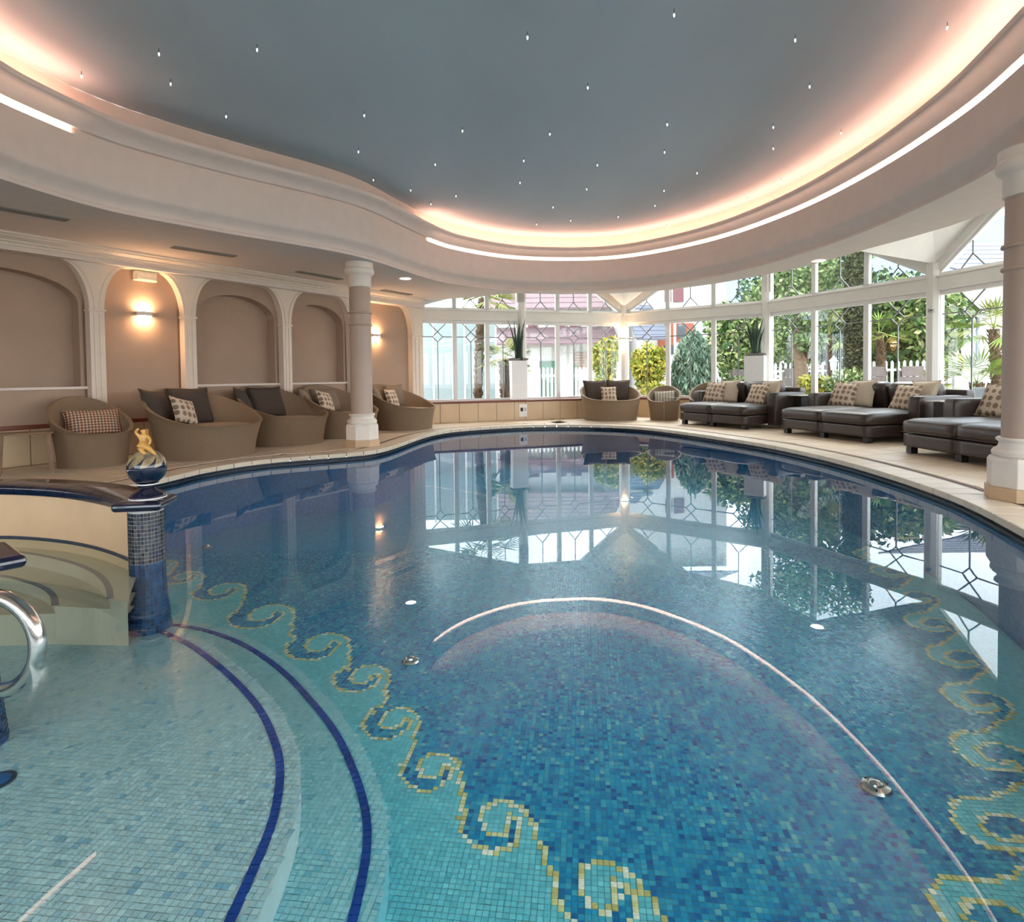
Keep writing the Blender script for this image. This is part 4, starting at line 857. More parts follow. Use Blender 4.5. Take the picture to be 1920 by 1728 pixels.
dress(D5, y5, .30, [(-.27, .34, .54, .52, .17, .12, .25, 0, pil_dark, 'left charcoal pillow in the lounger below the corner sconce'), (.27, .34, .54, .52, .17, -.12, .25, 0, pil_dark, 'right charcoal pillow in the lounger below the corner sconce'), (.0, .12, .36, .36, .12, 0, .25, 0, pil_dot, 'leaf print pillow in the lounger below the corner sconce')])
GT = 'small wicker tub chairs'
T1 = place(172, 876, .32)+nl*.05; yt = Yw+.05
lounger('tub_chair', 'chair', T1, yt, .35, .44, .37, .80, .26, 'small wicker tub chair with zigzag pillow at the far left', GT, cz=.09)
pillow((*rel(T1, yt-.25, .05, .10), .355), .60, .34, .13, yt-.25, .45, 0, pil_zig, 'zigzag patterned long pillow in the left tub chair', 'throw pillows on the loungers')
T2 = place(1245, 788, .18); y_2 = -.35
lounger('tub_chair', 'chair', T2, y_2, .30, .38, .40, .74, .26, 'small wicker tub chair left of the leather loungers', GT, cz=.09)
pillow((*rel(T2, y_2, 0, .08), .355), .48, .30, .11, y_2, .35, -.05, pil_str, 'striped grey pillow in the small tub chair', 'throw pillows on the loungers')
T3 = np.array((4.2, 12.85)); lounger('tub_chair', 'chair', T3, -.6, .26, .33, .42, .80, .26, 'wicker tub chair half hidden behind the first leather lounger', GT, cz=.09)
# low table at the far left and thin metal side table by the tub chair
tp = at_z(48, 886, 0)[:2]; e = empty('side_table', (*tp, 0), math.atan2(dl[1], dl[0])-.35); tag(e, 'low wooden side table beside the left tub chair', 'table')
twood = M('table_wood', (132, 102, 76), .5, var=.15, stretch=(1, 6, 1), scale=8)
mb = MB(); mb.rbox((-.02, 0, .44), (.56, .32, .022), .01); mb.build('table_top', twood, e, smooth='auto')
for a, b in ((-.22, -.1), (.24, -.12), (-.22, .12), (.22, .12)):
    mb = MB(); mb.obox((a-.012-.02*np.sign(-a)*0, b-.022, 0), (.028, 0, 0), (0, .044, 0), (a*-.12, 0, .43)); mb.build('leg', twood, e)
tp = at_z(1258, 790, 0)[:2]; e = empty('wire_table', (*tp, 0), -.3); tag(e, 'thin metal wire side table in front of the small tub chair', 'table')
mb = MB(); mb.tube([(-.14, 0, .02), (-.14, 0, .5), (.16, 0, .5)], .006, 6); mb.tube([(-.14, .0, .008), (.18, .0, .008)], .006, 6); mb.build('wire_frame', M('champagne_metal', (190, 172, 146), .35, .6), e)
mb = MB(); mb.box((.02, 0.12, .505), (.34, .3, .01)); mb.build('table_top', M('smoked_top', (120, 110, 100), .2), e)

# ------------------------------------------------------------------ leather double loungers
def sofa(FL, FR, depth, lab, parts_l):
    FL, FR = np.array(FL), np.array(FR); d = FR-FL; Wd = np.linalg.norm(d); yaw = math.atan2(d[1], d[0]); e = empty('leather_lounger', (*FL, 0), yaw); tag(e, lab, 'lounger', 'double leather loungers by the windows')
    hw = Wd/2; AW = .20; y_arm = depth*.40
    for k in range(2):
        x = hw*(k+.5)
        mb = MB(); mb.rbox((x, depth/2, .165), (hw-.008, depth, .17), .02); mb.build('base', leather, e, smooth=True)
        c = MB(); c.rbox((x, depth*.47, .335), (hw-.006+.03, depth*.94+.05, .18), .07, bulge=.03, cuts=7); cu = c.build('seat_cushion', leather, e, smooth=True)
        pts = [(x-hw/2+.03, -.045+.012, .268), (x+hw/2-.03, -.045+.012, .268)]; s_ = MB(); s_.tube(pts, .005, 5); s_.build('seam', dark_leg, cu)
        mb = MB(); mb.rbox((x, depth-.34, .62), (hw*.96, .24, .46), .09, bulge=.0, cuts=6, tilt=.22); mb.build('back_cushion', leather, e, smooth=True)
    mb = MB(); mb.rbox((hw, depth-.09, .42), (Wd+2*AW-.02, .18, .64), .03); mb.build('backrest', leather, e, smooth=True)
    for s_, x in ((-1, -AW/2), (1, Wd+AW/2)):
        mb = MB(); mb.rbox((x, (y_arm+depth)/2, .36), (AW, depth-y_arm, .60), .035); mb.build('arm', leather, e, smooth=True)
    for x in (.07, hw, Wd-.07):
        for y in (.07, depth-.1):
            mb = MB(); mb.box((x, y, .04), (.085, .085, .08)); mb.build('leg', dark_leg, e)
    return yaw
def sp_(P, yaw, x, y): return rel(P, yaw, x, y)
SL = []
for fl_, fr_, dep, lab in (((1275, 794.5), (1397, 806), 1.38, 'dark leather double lounger farthest from the camera'), ((1465, 811), (1627, 832), 1.7, 'dark leather double lounger in the middle of the three'), ((1692, 848), (1921, 889), 1.7, 'dark leather double lounger nearest, behind the right column')):
    A, B = at_z(*fl_, 0)[:2], at_z(*fr_, 0)[:2]; yaw = sofa(A, B, dep, lab, None); SL.append((A, B, yaw, dep)); print('loungers', [round(float((q-WLs)@nl), 2) for q in (D1, D2, D3, D4, T1)], np.linalg.norm(D2-D1), np.linalg.norm(D3-D2), np.linalg.norm(D4-D3)) if lab.endswith('camera') else None; print('sofa', A, B, np.linalg.norm(B-A), math.degrees(yaw))
names = ['farthest', 'middle', 'nearest']
for k, (A, B, yaw, dep) in enumerate(SL):
    Wd = np.linalg.norm(B-A); gp = 'throw pillows on the leather loungers'; nm = names[k]
    pillow((*sp_(A, yaw, .24, dep-.72), .43), .44, .44, .13, yaw+.3, .42, .10, pil_dot, 'left leaf print pillow on the %s leather lounger' % nm, gp)
    pillow((*sp_(A, yaw, .46, dep-.58), .43), .48, .48, .13, yaw+.05, .34, -.06, pil_cream, 'left plain cream pillow on the %s leather lounger' % nm, gp)
    pillow((*sp_(A, yaw, Wd-.34, dep-.76), .43), .42, .42, .13, yaw-.0, .42, .06, pil_dot, 'right leaf print pillow on the %s leather lounger' % nm, gp)
    pillow((*sp_(A, yaw, Wd-.22, dep-.58), .43), .50, .48, .15, yaw-.1, .34, -.02, pil_cream, 'right plain cream pillow on the %s leather lounger' % nm, gp)
# little tables between the loungers
for k, lab in ((0, 'small white topped side table between farthest and middle leather loungers'), (1, 'small white topped side table between middle and nearest leather loungers')):
    u, v = ((1497, 741), (1764, 748))[k]; P = (SL[k][1]+SL[k+1][0])/2; dd = np.array([-math.sin(SL[k][2]), math.cos(SL[k][2])]); P = P+dd*1.05
    e = empty('lounger_table', (*P, 0), SL[k][2]); tag(e, lab, 'table', 'side tables between the loungers')
    mb = MB(); mb.rbox((0, 0, .60), (.24, .5, .016), .007); mb.build('table_top', M('pale_top', (214, 208, 200), .15), e, smooth='auto')
    mb = MB(); mb.box((0, 0, .30), (.14, .3, .585)); mb.build('pedestal', dark_leg, e); mb = MB(); mb.box((0, 0, .006), (.22, .4, .012)); mb.build('foot_plate', dark_leg, e)

# ------------------------------------------------------------------ planters
def planter(P, rz, ztop, w, lab, lab2, hplant, zb):
    ztop -= zb; e = empty('tall_planter', (*P, zb), rz); e.scale = (1, .56, 1); tag(e, lab, 'planter', 'tall white planters before the windows')
    a, b = w/2*.94*math.sqrt(2), w/2*math.sqrt(2); mb = MB(); mb.lathe([(a, 0), (b, ztop-.0), (b*.92, ztop), (b*.92, ztop-.05), (.01, ztop-.05)], 4, rot=math.pi/4); mb.build('pot', pot_m, e, bevel=.012)
    bm = MB()
    for k in range(90):
        x, y = random.uniform(-w/2, w/2)*.97, random.uniform(-w/2, w/2)*.97; r = random.uniform(.025, .04); bm.rbox((x, y, ztop+.01+random.random()*.035), (r*2, r*1.6, r*1.2), r*.55, cuts=2, rz=random.random()*3)
    o = bm.build('pebble_mulch', pebble, e, smooth=True, kind='stuff')
    pl = empty('snake_plant', (*P, ztop+zb+.02), rz); tag(pl, lab2, 'plant', 'snake plants in tall planters')
    for k in range(17):
        a = 2*math.pi*k/17+random.random()*.3; r0 = random.uniform(.02, .09); h = hplant*random.uniform(.55, 1.0); sp = random.uniform(.04, .23) if k % 3 else random.uniform(.0, .06); wd = random.uniform(.018, .027)
        mb = MB(); pts = [(r0*math.cos(a)+sp*math.cos(a)*t*t, r0*math.sin(a)+sp*math.sin(a)*t*t, h*t) for t in np.linspace(0, 1, 7)]; mb.tube(pts, [wd*.9, wd, wd, wd*.9, wd*.72, wd*.42, .002], 7); mb.build('leaf', snake, pl, smooth=True)
PA = at_y(972, 700, 13.55)[:2]; zt = at_y(972, 676, 13.55)[2]; planter(PA, .31, zt, .38, 'tall white planter before the far left window post', 'upright snake plant in the far left planter', .95, .466)
PB = at_y(1416, 700, 12.4)[:2]; zt = at_y(1416, 667, 12.4)[2]; planter(PB, -.64, zt, .40, 'tall white planter behind the farthest leather lounger', 'upright snake plant in the planter behind the leather lounger', .95, 0)
# notice on the dado
dA = (V1-V0)/np.linalg.norm(V1-V0); nA = np.array([dA[1], -dA[0]]); q = at_line(981, 769, V0+nA*.258, V1+nA*.258); e = empty('notice_board', tuple(q), math.atan2(dA[1], dA[0])); tag(e, 'small white notice with pictograms on the far tile dado', 'sign')
mb = MB(); mb.box((0, 0, 0), (.19, .008, .29)); mb.build('sheet', frame_w, e)
ink = M('notice_ink', (60, 50, 52), .6); mb = MB(); mb.box((-.035, -.0055, .02), (.065, .003, .085)); mb.build('pictogram_block', ink, e)
for x, z, w, h in ((.04, .03, .016, .06), (.065, .015, .01, .06), (.04, -.01, .016, .015)):
    mb = MB(); mb.box((x, -.0055, z), (w, .003, h)); mb.build('pictogram_mark', M('notice_grey', (140, 130, 132), .6), e)

# ------------------------------------------------------------------ outdoors
ZG = -.15
gr = MB(); v3, f3 = poly_hole([np.array(p) for p in ((-120, -60), (140, -60), (140, 180), (-120, 180))], [[np.array(p) for p in ROOM]], ZG); gr.add(v3, f3); o = gr.build('ground', M('garden_ground', (176, 170, 158), .9, var=.25, scale=1.5)); tag(o, 'garden ground outside the windows', kind='structure')
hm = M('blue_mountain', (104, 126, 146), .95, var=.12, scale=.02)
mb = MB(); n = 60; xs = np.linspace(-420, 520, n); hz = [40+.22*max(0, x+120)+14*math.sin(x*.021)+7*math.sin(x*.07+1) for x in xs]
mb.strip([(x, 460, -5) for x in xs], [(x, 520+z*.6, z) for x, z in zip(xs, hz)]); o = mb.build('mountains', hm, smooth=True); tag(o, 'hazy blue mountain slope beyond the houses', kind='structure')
def W_(u, v, y): return at_y(u, v, y)
def leaves(pts, size, cols, asp=.45, droop=None):
    n = len(pts); pts = np.asarray(pts, float); a = rng.normal(size=(n, 3)); 
    if droop is not None: a = a*droop[0]+np.array([0, 0, -1.])*droop[1]
    a /= np.linalg.norm(a, axis=1)[:, None]; b = np.cross(a, rng.normal(size=(n, 3))); b /= np.linalg.norm(b, axis=1)[:, None]
    s = size*rng.uniform(.6, 1.3, (n, 1)); V = np.stack([pts-a*s/2, pts+b*s*asp/2, pts+a*s/2, pts-b*s*asp/2], 1)
    c = np.array([srgb(x) for x in cols])[rng.integers(len(cols), size=n)]*(1+rng.normal(0, .12, (n, 1)))*.62; return V, np.clip(c, 0, 1)
def blob(c, r, n, shell_=.35):
    d = rng.normal(size=(n, 3)); d /= np.linalg.norm(d, axis=1)[:, None]; k = (rng.uniform(0, 1, (n, 1))**shell_); return np.asarray(c)+d*k*np.asarray(r)
def bush(name, lab, cat, base, blobs, n, size, cols, trunk=None, group=None, asp=.5, droop=None):
    e = empty(name, tuple(base)); tag(e, lab, cat, group); b = np.asarray(base, float); P = []
    tot = sum(r[0]*r[2] for _, r in blobs)
    for c, r in blobs: P.append(blob(np.asarray(c), r, max(20, int(n*r[0]*r[2]/tot))))
    V, c = leaves(np.vstack(P), size, cols, asp, droop); quads('foliage', V-b, green_leaf, c, e)
    mb = MB()
    if trunk is None: trunk = [([(0, 0, 0), (0, 0, float(blobs[0][0][2]-b[2]))], [.05, .02])]
    for pts, r in trunk: mb.tube(pts, r, 8)
    mb.build('trunk', M('bark', (112, 92, 72), .9, var=.3, scale=20, bump=.6), e, smooth=True); return e
YEL = [(206, 196, 84), (180, 182, 74), (226, 206, 96), (132, 158, 64)]; GRN = [(96, 128, 66), (70, 106, 58), (126, 150, 84), (150, 170, 100)]; DGR = [(60, 88, 58), (78, 104, 72), (96, 122, 90), (48, 72, 48)]; BLU = [(138, 164, 142), (112, 144, 122), (160, 182, 156), (84, 118, 98)]
def px_bush(name, lab, cat, u0, u1, v0, v1, y, n, size, cols, group=None, **kw):
    a, b = W_(u0, v0, y), W_(u1, v1, y); cx, w, zt, zb = (a[0]+b[0])/2, (b[0]-a[0])/2, a[2], max(ZG, b[2]); h = (zt-zb)/2; base = (cx, y, ZG)
    bl_ = [((cx, y, zb+h), (w*.8, w*.7, h))]
    for k in range(5): t = 2*math.pi*k/5; bl_.append(((cx+.5*w*math.cos(t), y+.4*w*math.sin(t), zb+h*(.8+.7*random.random())), (w*.55, w*.5, h*.5)))
    return bush(name, lab, cat, base, bl_, n, size, cols, group=group, **kw)
px_bush('yellow_shrub', 'yellow leaved shrub left of the corner sconce', 'shrub', 1108, 1162, 630, 740, 17.5, 2200, .16, YEL, 'yellow garden shrubs')
px_bush('yellow_shrub', 'yellow leaved shrub right of the corner sconce', 'shrub', 1180, 1255, 640, 745, 17.0, 3000, .16, YEL, 'yellow garden shrubs')
px_bush('yellow_shrub', 'low yellow plant under the old tree outside', 'shrub', 1500, 1560, 700, 760, 14.0, 1500, .14, YEL, 'yellow garden shrubs')
px_bush('yellow_shrub', 'low yellow flowering plant left of the weeping conifer', 'shrub', 1205, 1250, 715, 760, 16.2, 900, .12, YEL, 'yellow garden shrubs')
px_bush('green_shrub', 'low green hedge plant behind the second planter', 'shrub', 1345, 1420, 705, 750, 17.0, 1600, .12, GRN, 'green garden shrubs')
px_bush('green_shrub', 'soft green shrub at the foot of the cypress', 'shrub', 1545, 1620, 690, 760, 13.5, 1500, .12, [(170, 186, 130), (196, 204, 150)]+GRN, 'green garden shrubs')
# weeping conifer
y = 17.0; c = W_(1300, 690, y); base = np.array([c[0], y, ZG]); zt = W_(1300, 622, y)[2]; R = (W_(1338, 690, y)[0]-c[0]); P = []; 
e = empty('weeping_conifer', tuple(base)); tag(e, 'blue-green weeping conifer outside the far window', 'tree')
Vl = []; Cl = []
for k in range(330):
    a = random.random()*2*math.pi; r = R*math.sqrt(random.random()); z0 = zt-(r/R)**2*(zt-ZG)*.28; ln = random.uniform(.45, 1.0)*(z0-ZG)*.95; m = int(ln/.06)
    s = np.linspace(0, 1, m)[:, None]; P.append(np.c_[base[0]+(r*.8+.3*s**.5*R)*math.cos(a), base[1]+(r*.8+.3*s**.5*R)*math.sin(a), z0-s*ln])
P = np.vstack(P); P += rng.normal(0, .03, P.shape); Vq, Cq = leaves(P, .19, BLU, .3, (.4, 1)); quads('foliage', Vq-base, green_leaf, Cq, e); mb = MB(); mb.tube([(0, 0, 0), (.05, 0, zt*.5), (0, 0, zt-ZG-.1)], [.12, .09, .04], 8); mb.build('trunk', MATS['bark'], e, smooth=True)
# old tree with heavy trunk, background crowns
y = 15.5; b = W_(1503, 720, y); base = (b[0], y, ZG); tk = [([(0, 0, 0), (.05, 0, .8), (-.05, 0, 1.5), (-.3, 0, 2.1)], [.24, .19, .16, .06]), ([(-.03, 0, 1.3), (.35, .1, 2.0), (.5, 0, 2.6)], [.13, .09, .04]), ([(0, 0, 1.4), (-.1, .1, 2.3), (.1, .1, 3.2)], [.12, .08, .04])]
crown = [(W_(u, v, y+dy), (r, r, r*.7)) for u, v, dy, r in ((1480, 610, .3, .7), (1520, 575, 0, .8), (1470, 540, .2, .7), (1550, 520, 1, .9), (1500, 500, 0, .9), (1440, 560, .8, .7), (1520, 640, -.3, .45), (1465, 655, .4, .4), (1580, 480, .5, .8), (1480, 440, .3, 1.0), (1560, 440, .3, 1.0))]
bush('old_tree', 'old pine like tree with thick pale trunk outside', 'tree', base, crown, 9000, .15, [(150, 172, 116), (120, 148, 90), (178, 194, 140), (92, 120, 74)], tk)
def dark_column(u0, u1, vt, y, lab):
    b = W_((u0+u1)/2, 700, y); zt = W_(u0, vt, y)[2]; w = (W_(u1, 700, y)[0]-W_(u0, 700, y)[0])/2; base = np.array([b[0], y, ZG]); e = empty('cypress', tuple(base)); tag(e, lab, 'tree'); n = 9000; z = rng.uniform(ZG, zt, n); a = rng.uniform(0, 6.28, n); r = w*rng.uniform(.75, 1.05, n)*np.minimum(1, (zt-z)/1.0+.2)
    Vq, Cq = leaves(np.c_[b[0]+r*np.cos(a), y+r*np.sin(a), z], .13, [(70, 78, 52), (88, 92, 62), (52, 60, 42), (104, 108, 72)], .5); quads('foliage', Vq-base, green_leaf, Cq, e)
    mb = MB(); mb.tube([(0, 0, 0), (0, 0, zt-ZG-.3)], [w*.8, w*.6], 12); mb.build('trunk', M('dark_bark', (66, 62, 46), .95, var=.4, scale=14), e, smooth=True)
dark_column(1586, 1626, 440, 14.2, 'dark columnar cypress outside the right windows')
for u, v, y, r, lab in ((1690, 610, 18.5, 1.7, 'dense green tree right of the cypress'), (1665, 690, 20, 1.1, 'rounded shrub tree below the dense green tree'), (1480, 600, 24, 2.0, 'leafy tree behind the old tree'), (1395, 640, 21, 1.3, 'feathery light green tree behind the second planter'), (1560, 600, 23, 2.2, 'leafy tree directly behind the cypress'), (1735, 600, 17.6, 1.2, 'tall leafy tree near the right corner post')):
    c = W_(u, v, y); bush('garden_tree', lab, 'tree', (c[0], y, ZG), [(c, (r, r, r)), (c+np.array([-r*.5, 0, r*.5]), (r*.6,)*3), (c+np.array([r*.5, .2, -r*.3]), (r*.6,)*3), (c+np.array([0, .2, -r*.8]), (r*.6,)*3)], 5200, .22, DGR+GRN if r > 1.4 else GRN+[(190, 196, 140)], group='leafy garden trees')
# palms
def fan(base_pt, dirv, L, nl_=13, col=None, spread=1.15):
    d = np.array(dirv, float); d /= np.linalg.norm(d); side = np.cross(d, [0, 0, 1.]); side /= max(1e-6, np.linalg.norm(side)); V = []
    tip = np.array(base_pt)+d*L*.45; V.append([base_pt-side*.012, tip-side*.008, tip+side*.008, base_pt+side*.012])
    for k in range(nl_):
        a = (k/(nl_-1)-.5)*2*spread; v = d*math.cos(a)+side*math.sin(a); v = v+np.array([0, 0, -.25*abs(a)-.1]); e = tip+v*L*.6; w = np.cross(v, [0, 0, 1.]); w /= max(1e-6, np.linalg.norm(w)); m = tip+v*L*.3+np.array([0, 0, .02])
        V.append([tip, m-w*.022, e, m+w*.022])
    return V
def palm(u, v, y, zt, r, lab, nf=18, L=1.0, trunkmat=None, tw=(-.05, 0)):
    b = W_(u, v, y); base = np.array([b[0], y, ZG]); e = empty('fan_palm', tuple(base)); tag(e, lab, 'palm', 'fan palms outside the windows'); h = zt-ZG
    mb = MB(); pts = [(tw[0]*t*t*h, 0, h*t) for t in np.linspace(0, 1, 22)]; mb.tube(pts, [r*(1+.14*(i % 2)) for i in range(22)], 12); tm = M('palm_trunk', (84, 64, 46), .95, var=.45, scale=16, bump=1.0, bscale=40); mb.build('trunk', tm, e, smooth='auto')
    Vs = []
    for k in range(260):          # leaf scars
        t = random.random(); a = random.random()*6.28; z = h*t*.98; x0 = tw[0]*t*t*h; c = np.array([x0+r*1.05*math.cos(a), r*1.05*math.sin(a), z]); o_ = np.array([math.cos(a), math.sin(a), 0]); s_ = np.array([-math.sin(a), math.cos(a), 0])
        Vs.append([c-s_*.03, c+o_*.02+np.array([0, 0, .0]), c+s_*.03, c+o_*.035+np.array([0, 0, .08])])
    quads('leaf_scars', Vs, green_leaf, np.array([srgb(random.choice([(84, 64, 46), (104, 84, 62), (58, 44, 32)])) for _ in Vs]), e)
    top = np.array([tw[0]*h, 0, h])
    for k in range(nf):
        a = 2*math.pi*k/nf+random.random()*.4; el = random.uniform(-.5, 1.1); Vf = fan(top, (math.cos(a)*math.cos(el), math.sin(a)*math.cos(el), math.sin(el)), L*random.uniform(.8, 1.1))
        cb = srgb(random.choice([(112, 134, 60), (84, 112, 48), (140, 150, 78), (156, 158, 90)])); quads('frond', np.array(Vf), green_leaf, np.tile(cb, (len(Vf), 1)), e)
palm(896, 740, 15.0, 3.0, .10, 'tall shaggy palm trunk at the left of the far windows', tw=(.05, 0), L=1.1)
palm(948, 740, 14.6, 1.45, .115, 'short fan palm just left of the far planter', 16, .75, tw=(-.02, 0))
palm(1560, 740, 16.5, 2.05, .1, 'fan palm with yellow green fronds left of the cypress', 16, 1.0)
palm(1655, 740, 17.0, 2.1, .1, 'fan palm with pale fronds right of the cypress', 16, 1.0)
palm(1835, 750, 12.0, .75, .1, 'low bushy fan palm seen through the window by the right column', 22, .95)
palm(1870, 750, 12.6, 1.9, .09, 'second fan palm behind the right column window', 14, .9)
# picket fence
def fence(A, B, h, sp, lab, mat, wd=.07, name='picket_fence', rounded=False):
    A, B = np.array(A), np.array(B); d = B-A; L = np.linalg.norm(d); d /= L; e = empty(name, (*A, ZG), math.atan2(d[1], d[0])); tag(e, lab, 'fence'); m = None; k = 0
    for z in (.3, h-.28):
        mb = MB(); mb.box((L/2, .03, z), (L, .03, .07)); mb.build('rail', mat, e)
    for i in range(int(L/sp)):
        if m is None:
            mb = MB(); w2 = wd/2; prof = [(-w2, 0), (w2, 0), (w2, h-.06), (0, h), (-w2, h-.06)]; mb.prism([(x, -.01, z) for x, z in prof], (0, .02, 0)); o = mb.build('picket', mat, e); m = o.data
        else: o = bpy.data.objects.new('picket', m); COL.objects.link(o); o.parent = e
        o.location = (sp*(i+.5), 0, 0)
pick_w = M('picket_white', (214, 214, 212), .6, var=.02)
a = W_(915, 700, 19); b = W_(1165, 700, 19.5); fence((a[0], 19), (b[0], 19.5), 1.45, .135, 'white picket fence outside the far windows', pick_w)
a = W_(1440, 700, 19); b = W_(1900, 700, 15.5); fence((a[0], 19), (b[0], 15.5), 1.5, .15, 'white picket fence behind the garden trees on the right', pick_w, .075)
# grey board fence with arched tops
gw = M('grey_boards', (104, 94, 92), .8, var=.15, scale=5)
for u0, u1, y, lab in ((1468, 1492, 16.8, 'grey arched board screen behind the old tree'), (1625, 1662, 14.8, 'grey arched board screen right of the cypress'), (1684, 1738, 14.6, 'wide grey board screen near the right corner post'), (1295, 1322, 18.8, 'grey arched board screen behind the weeping conifer'), (1368, 1412, 18.5, 'grey arched board screen behind the second planter')):
    a, b = W_(u0, 690, y), W_(u1, 690, y); zt = 1.15; w = b[0]-a[0]; e = empty('board_screen', (a[0], y, ZG)); tag(e, lab, 'fence', 'grey board screens'); nb = max(3, int(w/.3)); nr = 5
    for r in range(nr):
        inset = (0 if r < nr-1 else w*.12); mb = MB(); mb.box((w/2, 0, .13+r*.26), (w-2*inset, .03, .25)); mb.build('board', gw, e)
    for x in (.03, w-.03): mb = MB(); mb.box((x, .03, .6), (.06, .05, 1.2)); mb.build('post', gw, e)
# lantern
p = W_(1563, 680, 14.6); e = empty('garden_lantern', (p[0], 14.6, ZG)); tag(e, 'white garden lantern on a post left of the cypress', 'lantern')
mb = MB(); mb.lathe([(.05, 0), (.03, .1), (.025, p[2]-ZG-.18)], 10); mb.build('post', pick_w, e); mb = MB(); mb.lathe([(.07, 0), (.1, .22)], 6, (0, 0, p[2]-ZG-.18)); mb.build('glass_body', M('lantern_glass', (216, 226, 230), .2), e); mb = MB(); mb.lathe([(.13, 0), (.03, .1), (.01, .14)], 6, (0, 0, p[2]-ZG+.04)); mb.build('cap', pick_w, e)
# outdoor pot at the right
p = W_(1862, 730, 10.6); e = empty('garden_pot', (p[0], p[1], ZG)); tag(e, 'grey round garden pot outside behind the nearest lounger', 'pot'); mb = MB(); mb.lathe([(.2, 0), (.28, .6), (.3, .85), (.26, .85), (.24, .75)], 24); mb.build('pot_body', M('slate_pot', (112, 120, 124), .6), e, smooth='auto')
# frosted screen at left
e = empty('privacy_screen', (*W_(842, 700, 17)[:2], ZG)); tag(e, 'frosted white privacy screen outside the left windows', 'screen'); a, b = W_(755, 700, 17)[0], W_(930, 700, 17)[0]; cx0 = W_(842, 700, 17)[0]
fz = M('frosted_panel', (132, 146, 148), .5, var=.02)
for k in range(3):
    w = (b-a)/3; mb = MB(); mb.box((a-cx0+w*(k+.5), 0, 1.55), (w-.03, .04, 3.1)); mb.build('panel', fz, e)
for k in range(4): mb = MB(); mb.box((a-cx0+(b-a)/3*k, 0, 1.58), (.05, .07, 3.16)); mb.build('post', pick_w, e)
# houses
wallm = M('house_white', (196, 195, 193), .8, var=.03); shut = M('maroon_shutter', (108, 66, 72), .7, var=.1); roofm = M('roof_tiles', (104, 84, 88), .8, var=.2, scale=3, stretch=(1, 1, 12)); roofg = M('slate_roof', (92, 96, 108), .8, var=.2, scale=3, stretch=(1, 1, 12)); gdoor = M('green_door', (74, 108, 90), .6); glassd = M('dark_window', (84, 92, 100), .15); orange = M('brick_orange', (150, 86, 66), .85, var=.15)
def house(name, lab, y, u0, u1, zt, dep):
    a, b = W_(u0, 700, y)[0], W_(u1, 700, y)[0]; e = empty(name, ((a+b)/2, y, ZG)); tag(e, lab, 'house', 'houses across the garden'); mb = MB(); mb.box((0, dep/2, zt/2), (b-a, dep, zt)); mb.build('walls', wallm, e); return e, a, b
def hrect(e, y, u0, u1, v0, v1, mat, nm, th=.06, out=.04, par=None):
    a, b = W_(u0, v0, y), W_(u1, v1, y); o = e.location; mb = MB(); mb.box(((a[0]+b[0])/2-o.x, -out, (a[2]+b[2])/2-o.z), (abs(b[0]-a[0]), th, abs(a[2]-b[2]))); return mb.build(nm, mat, par or e)
def roof_slope(e, y, u0, u1, z0, z1, d0, d1, mat, nm='roof', courses=7):
    a, b = W_(u0, 700, y)[0], W_(u1, 700, y)[0]; o = e.location
    for k in range(courses):
        t0, t1 = k/courses, (k+1)/courses; y0, y1 = d0+(d1-d0)*t0, d0+(d1-d0)*t1; q0, q1 = z0+(z1-z0)*t0, z0+(z1-z0)*t1; mb = MB(); mb.prism([(a-o.x, y0-.05, q0-o.z), (b-o.x, y0-.05, q0-o.z), (b-o.x, y1, q1-o.z), (a-o.x, y1, q1-o.z)], (0, 0, .07)); mb.build(nm, mat, e)
y = 27.; e, a, b = house('house', 'white house with maroon shutters and tiled porch roof', y, 925, 1160, 4.6, 7)
za = W_(1000, 650, y)[2]; zb_ = W_(1000, 629, y)[2]; roof_slope(e, y, 918, 1150, za, zb_+.3, -1.6, -.1, roofm, 'porch_roof', 5)
roof_slope(e, y, 915, 1165, W_(1000, 583, y)[2], W_(1000, 583, y)[2]+2.6, -.7, 3.5, roofm, 'roof_course', 9)
for u0, u1 in ((990, 1008), (1048, 1060), (1068, 1088), (1120, 1142)): hrect(e, y, u0, u1, 606, 628, shut if u0 < 1110 else glassd, 'shutter')
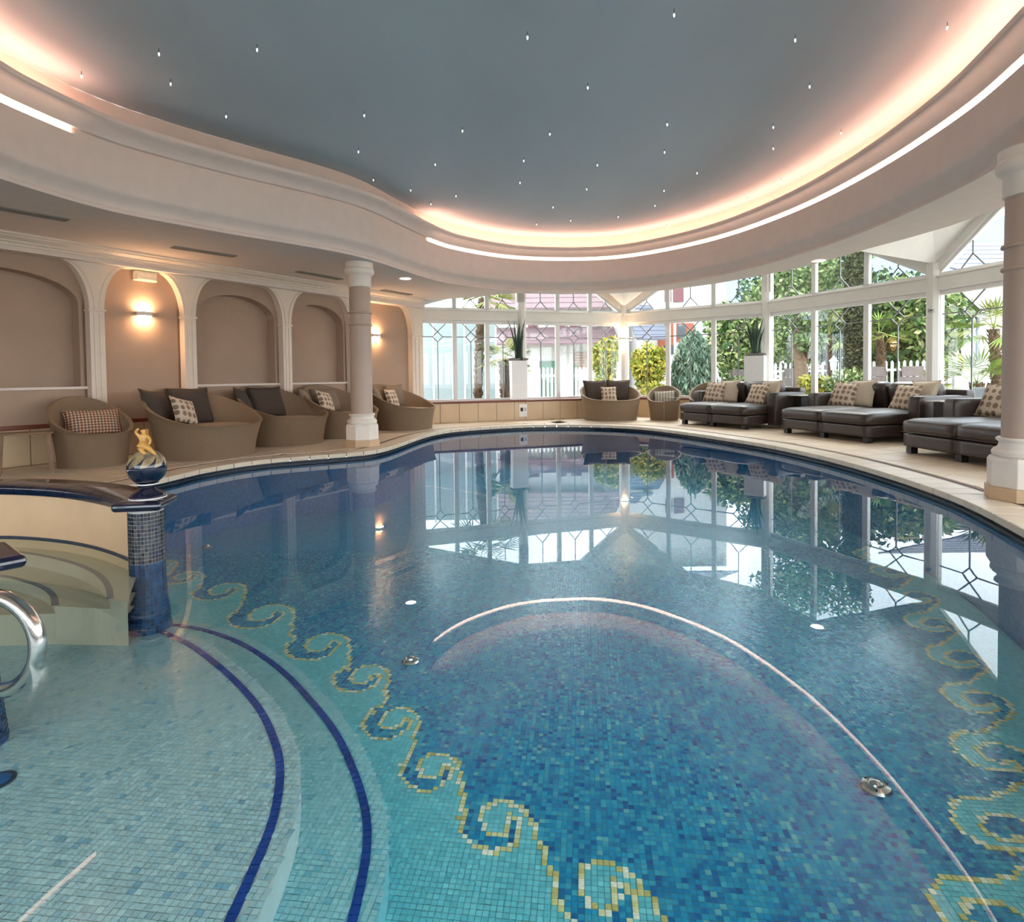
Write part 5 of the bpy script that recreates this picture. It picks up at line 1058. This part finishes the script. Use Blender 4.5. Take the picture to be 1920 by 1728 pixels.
for u0, u1 in ((1010, 1046),): hrect(e, y, u0, u1, 607, 626, wallm, 'window_reveal', .1, .02)
hrect(e, y, 1011, 1042, 677, 745, gdoor, 'green_gate', .1, .1); hrect(e, y, 1075, 1082, 684, 740, gdoor, 'door_frame', .1, .1)
for k in range(6): hrect(e, y, 1075, 1115, 662+k*5, 665+k*5, M('timber_slats', (160, 134, 116), .7), 'timber_slat', .08, .06)
y = 25.; e, a, b = house('house', 'tall white house with slate lower roof and shutters', y, 1205, 1362, 7.2, 8)
hrect(e, y, 1233, 1262, 606, 664, orange, 'brick_panel'); hrect(e, y, 1268, 1300, 606, 640, orange, 'brick_panel'); hrect(e, y, 1270, 1284, 608, 634, glassd, 'window_glass', .08, .06); hrect(e, y, 1240, 1262, 648, 664, glassd, 'window_glass', .08, .06)
hrect(e, y, 1262, 1281, 538, 566, shut, 'shutter'); hrect(e, y, 1246, 1258, 540, 566, shut, 'shutter'); roof_slope(e, y, 1175, 1234, W_(1200, 643, y)[2], W_(1200, 605, y)[2]+.4, -2., 0, roofg, 'lower_roof', 7); roof_slope(e, y, 1180, 1220, W_(1200, 582, y)[2], W_(1200, 545, y)[2], -.3, 1.5, roofg, 'side_roof', 6); hrect(e, y, 1343, 1362, 590, 742, wallm, 'white_pier', .4, .3); roof_slope(e, y, 1195, 1370, ZG+7.1, ZG+9.4, -.8, 4, roofg, 'roof_course', 7)
y = 20.; e, a, b = house('house', 'pale house with pink shutters seen past the right column', y, 1790, 2050, 4.4, 7)
hrect(e, y, 1795, 1815, 612, 640, M('pink_shutter', (206, 150, 146), .7), 'shutter'); roof_slope(e, y, 1770, 2070, ZG+4.2, ZG+6.2, -1.1, 3.5, roofg, 'roof_course', 7); hrect(e, y, 1828, 1831, 594, 700, glassd, 'drain_pipe', .06, .08)
y = 32.; e, a, b = house('house', 'low white garage building behind the picket fence', y, 1420, 1540, 3.2, 5); roof_slope(e, y, 1410, 1550, ZG+3.1, ZG+4.3, -.5, 2.5, roofg, 'roof_course', 5)
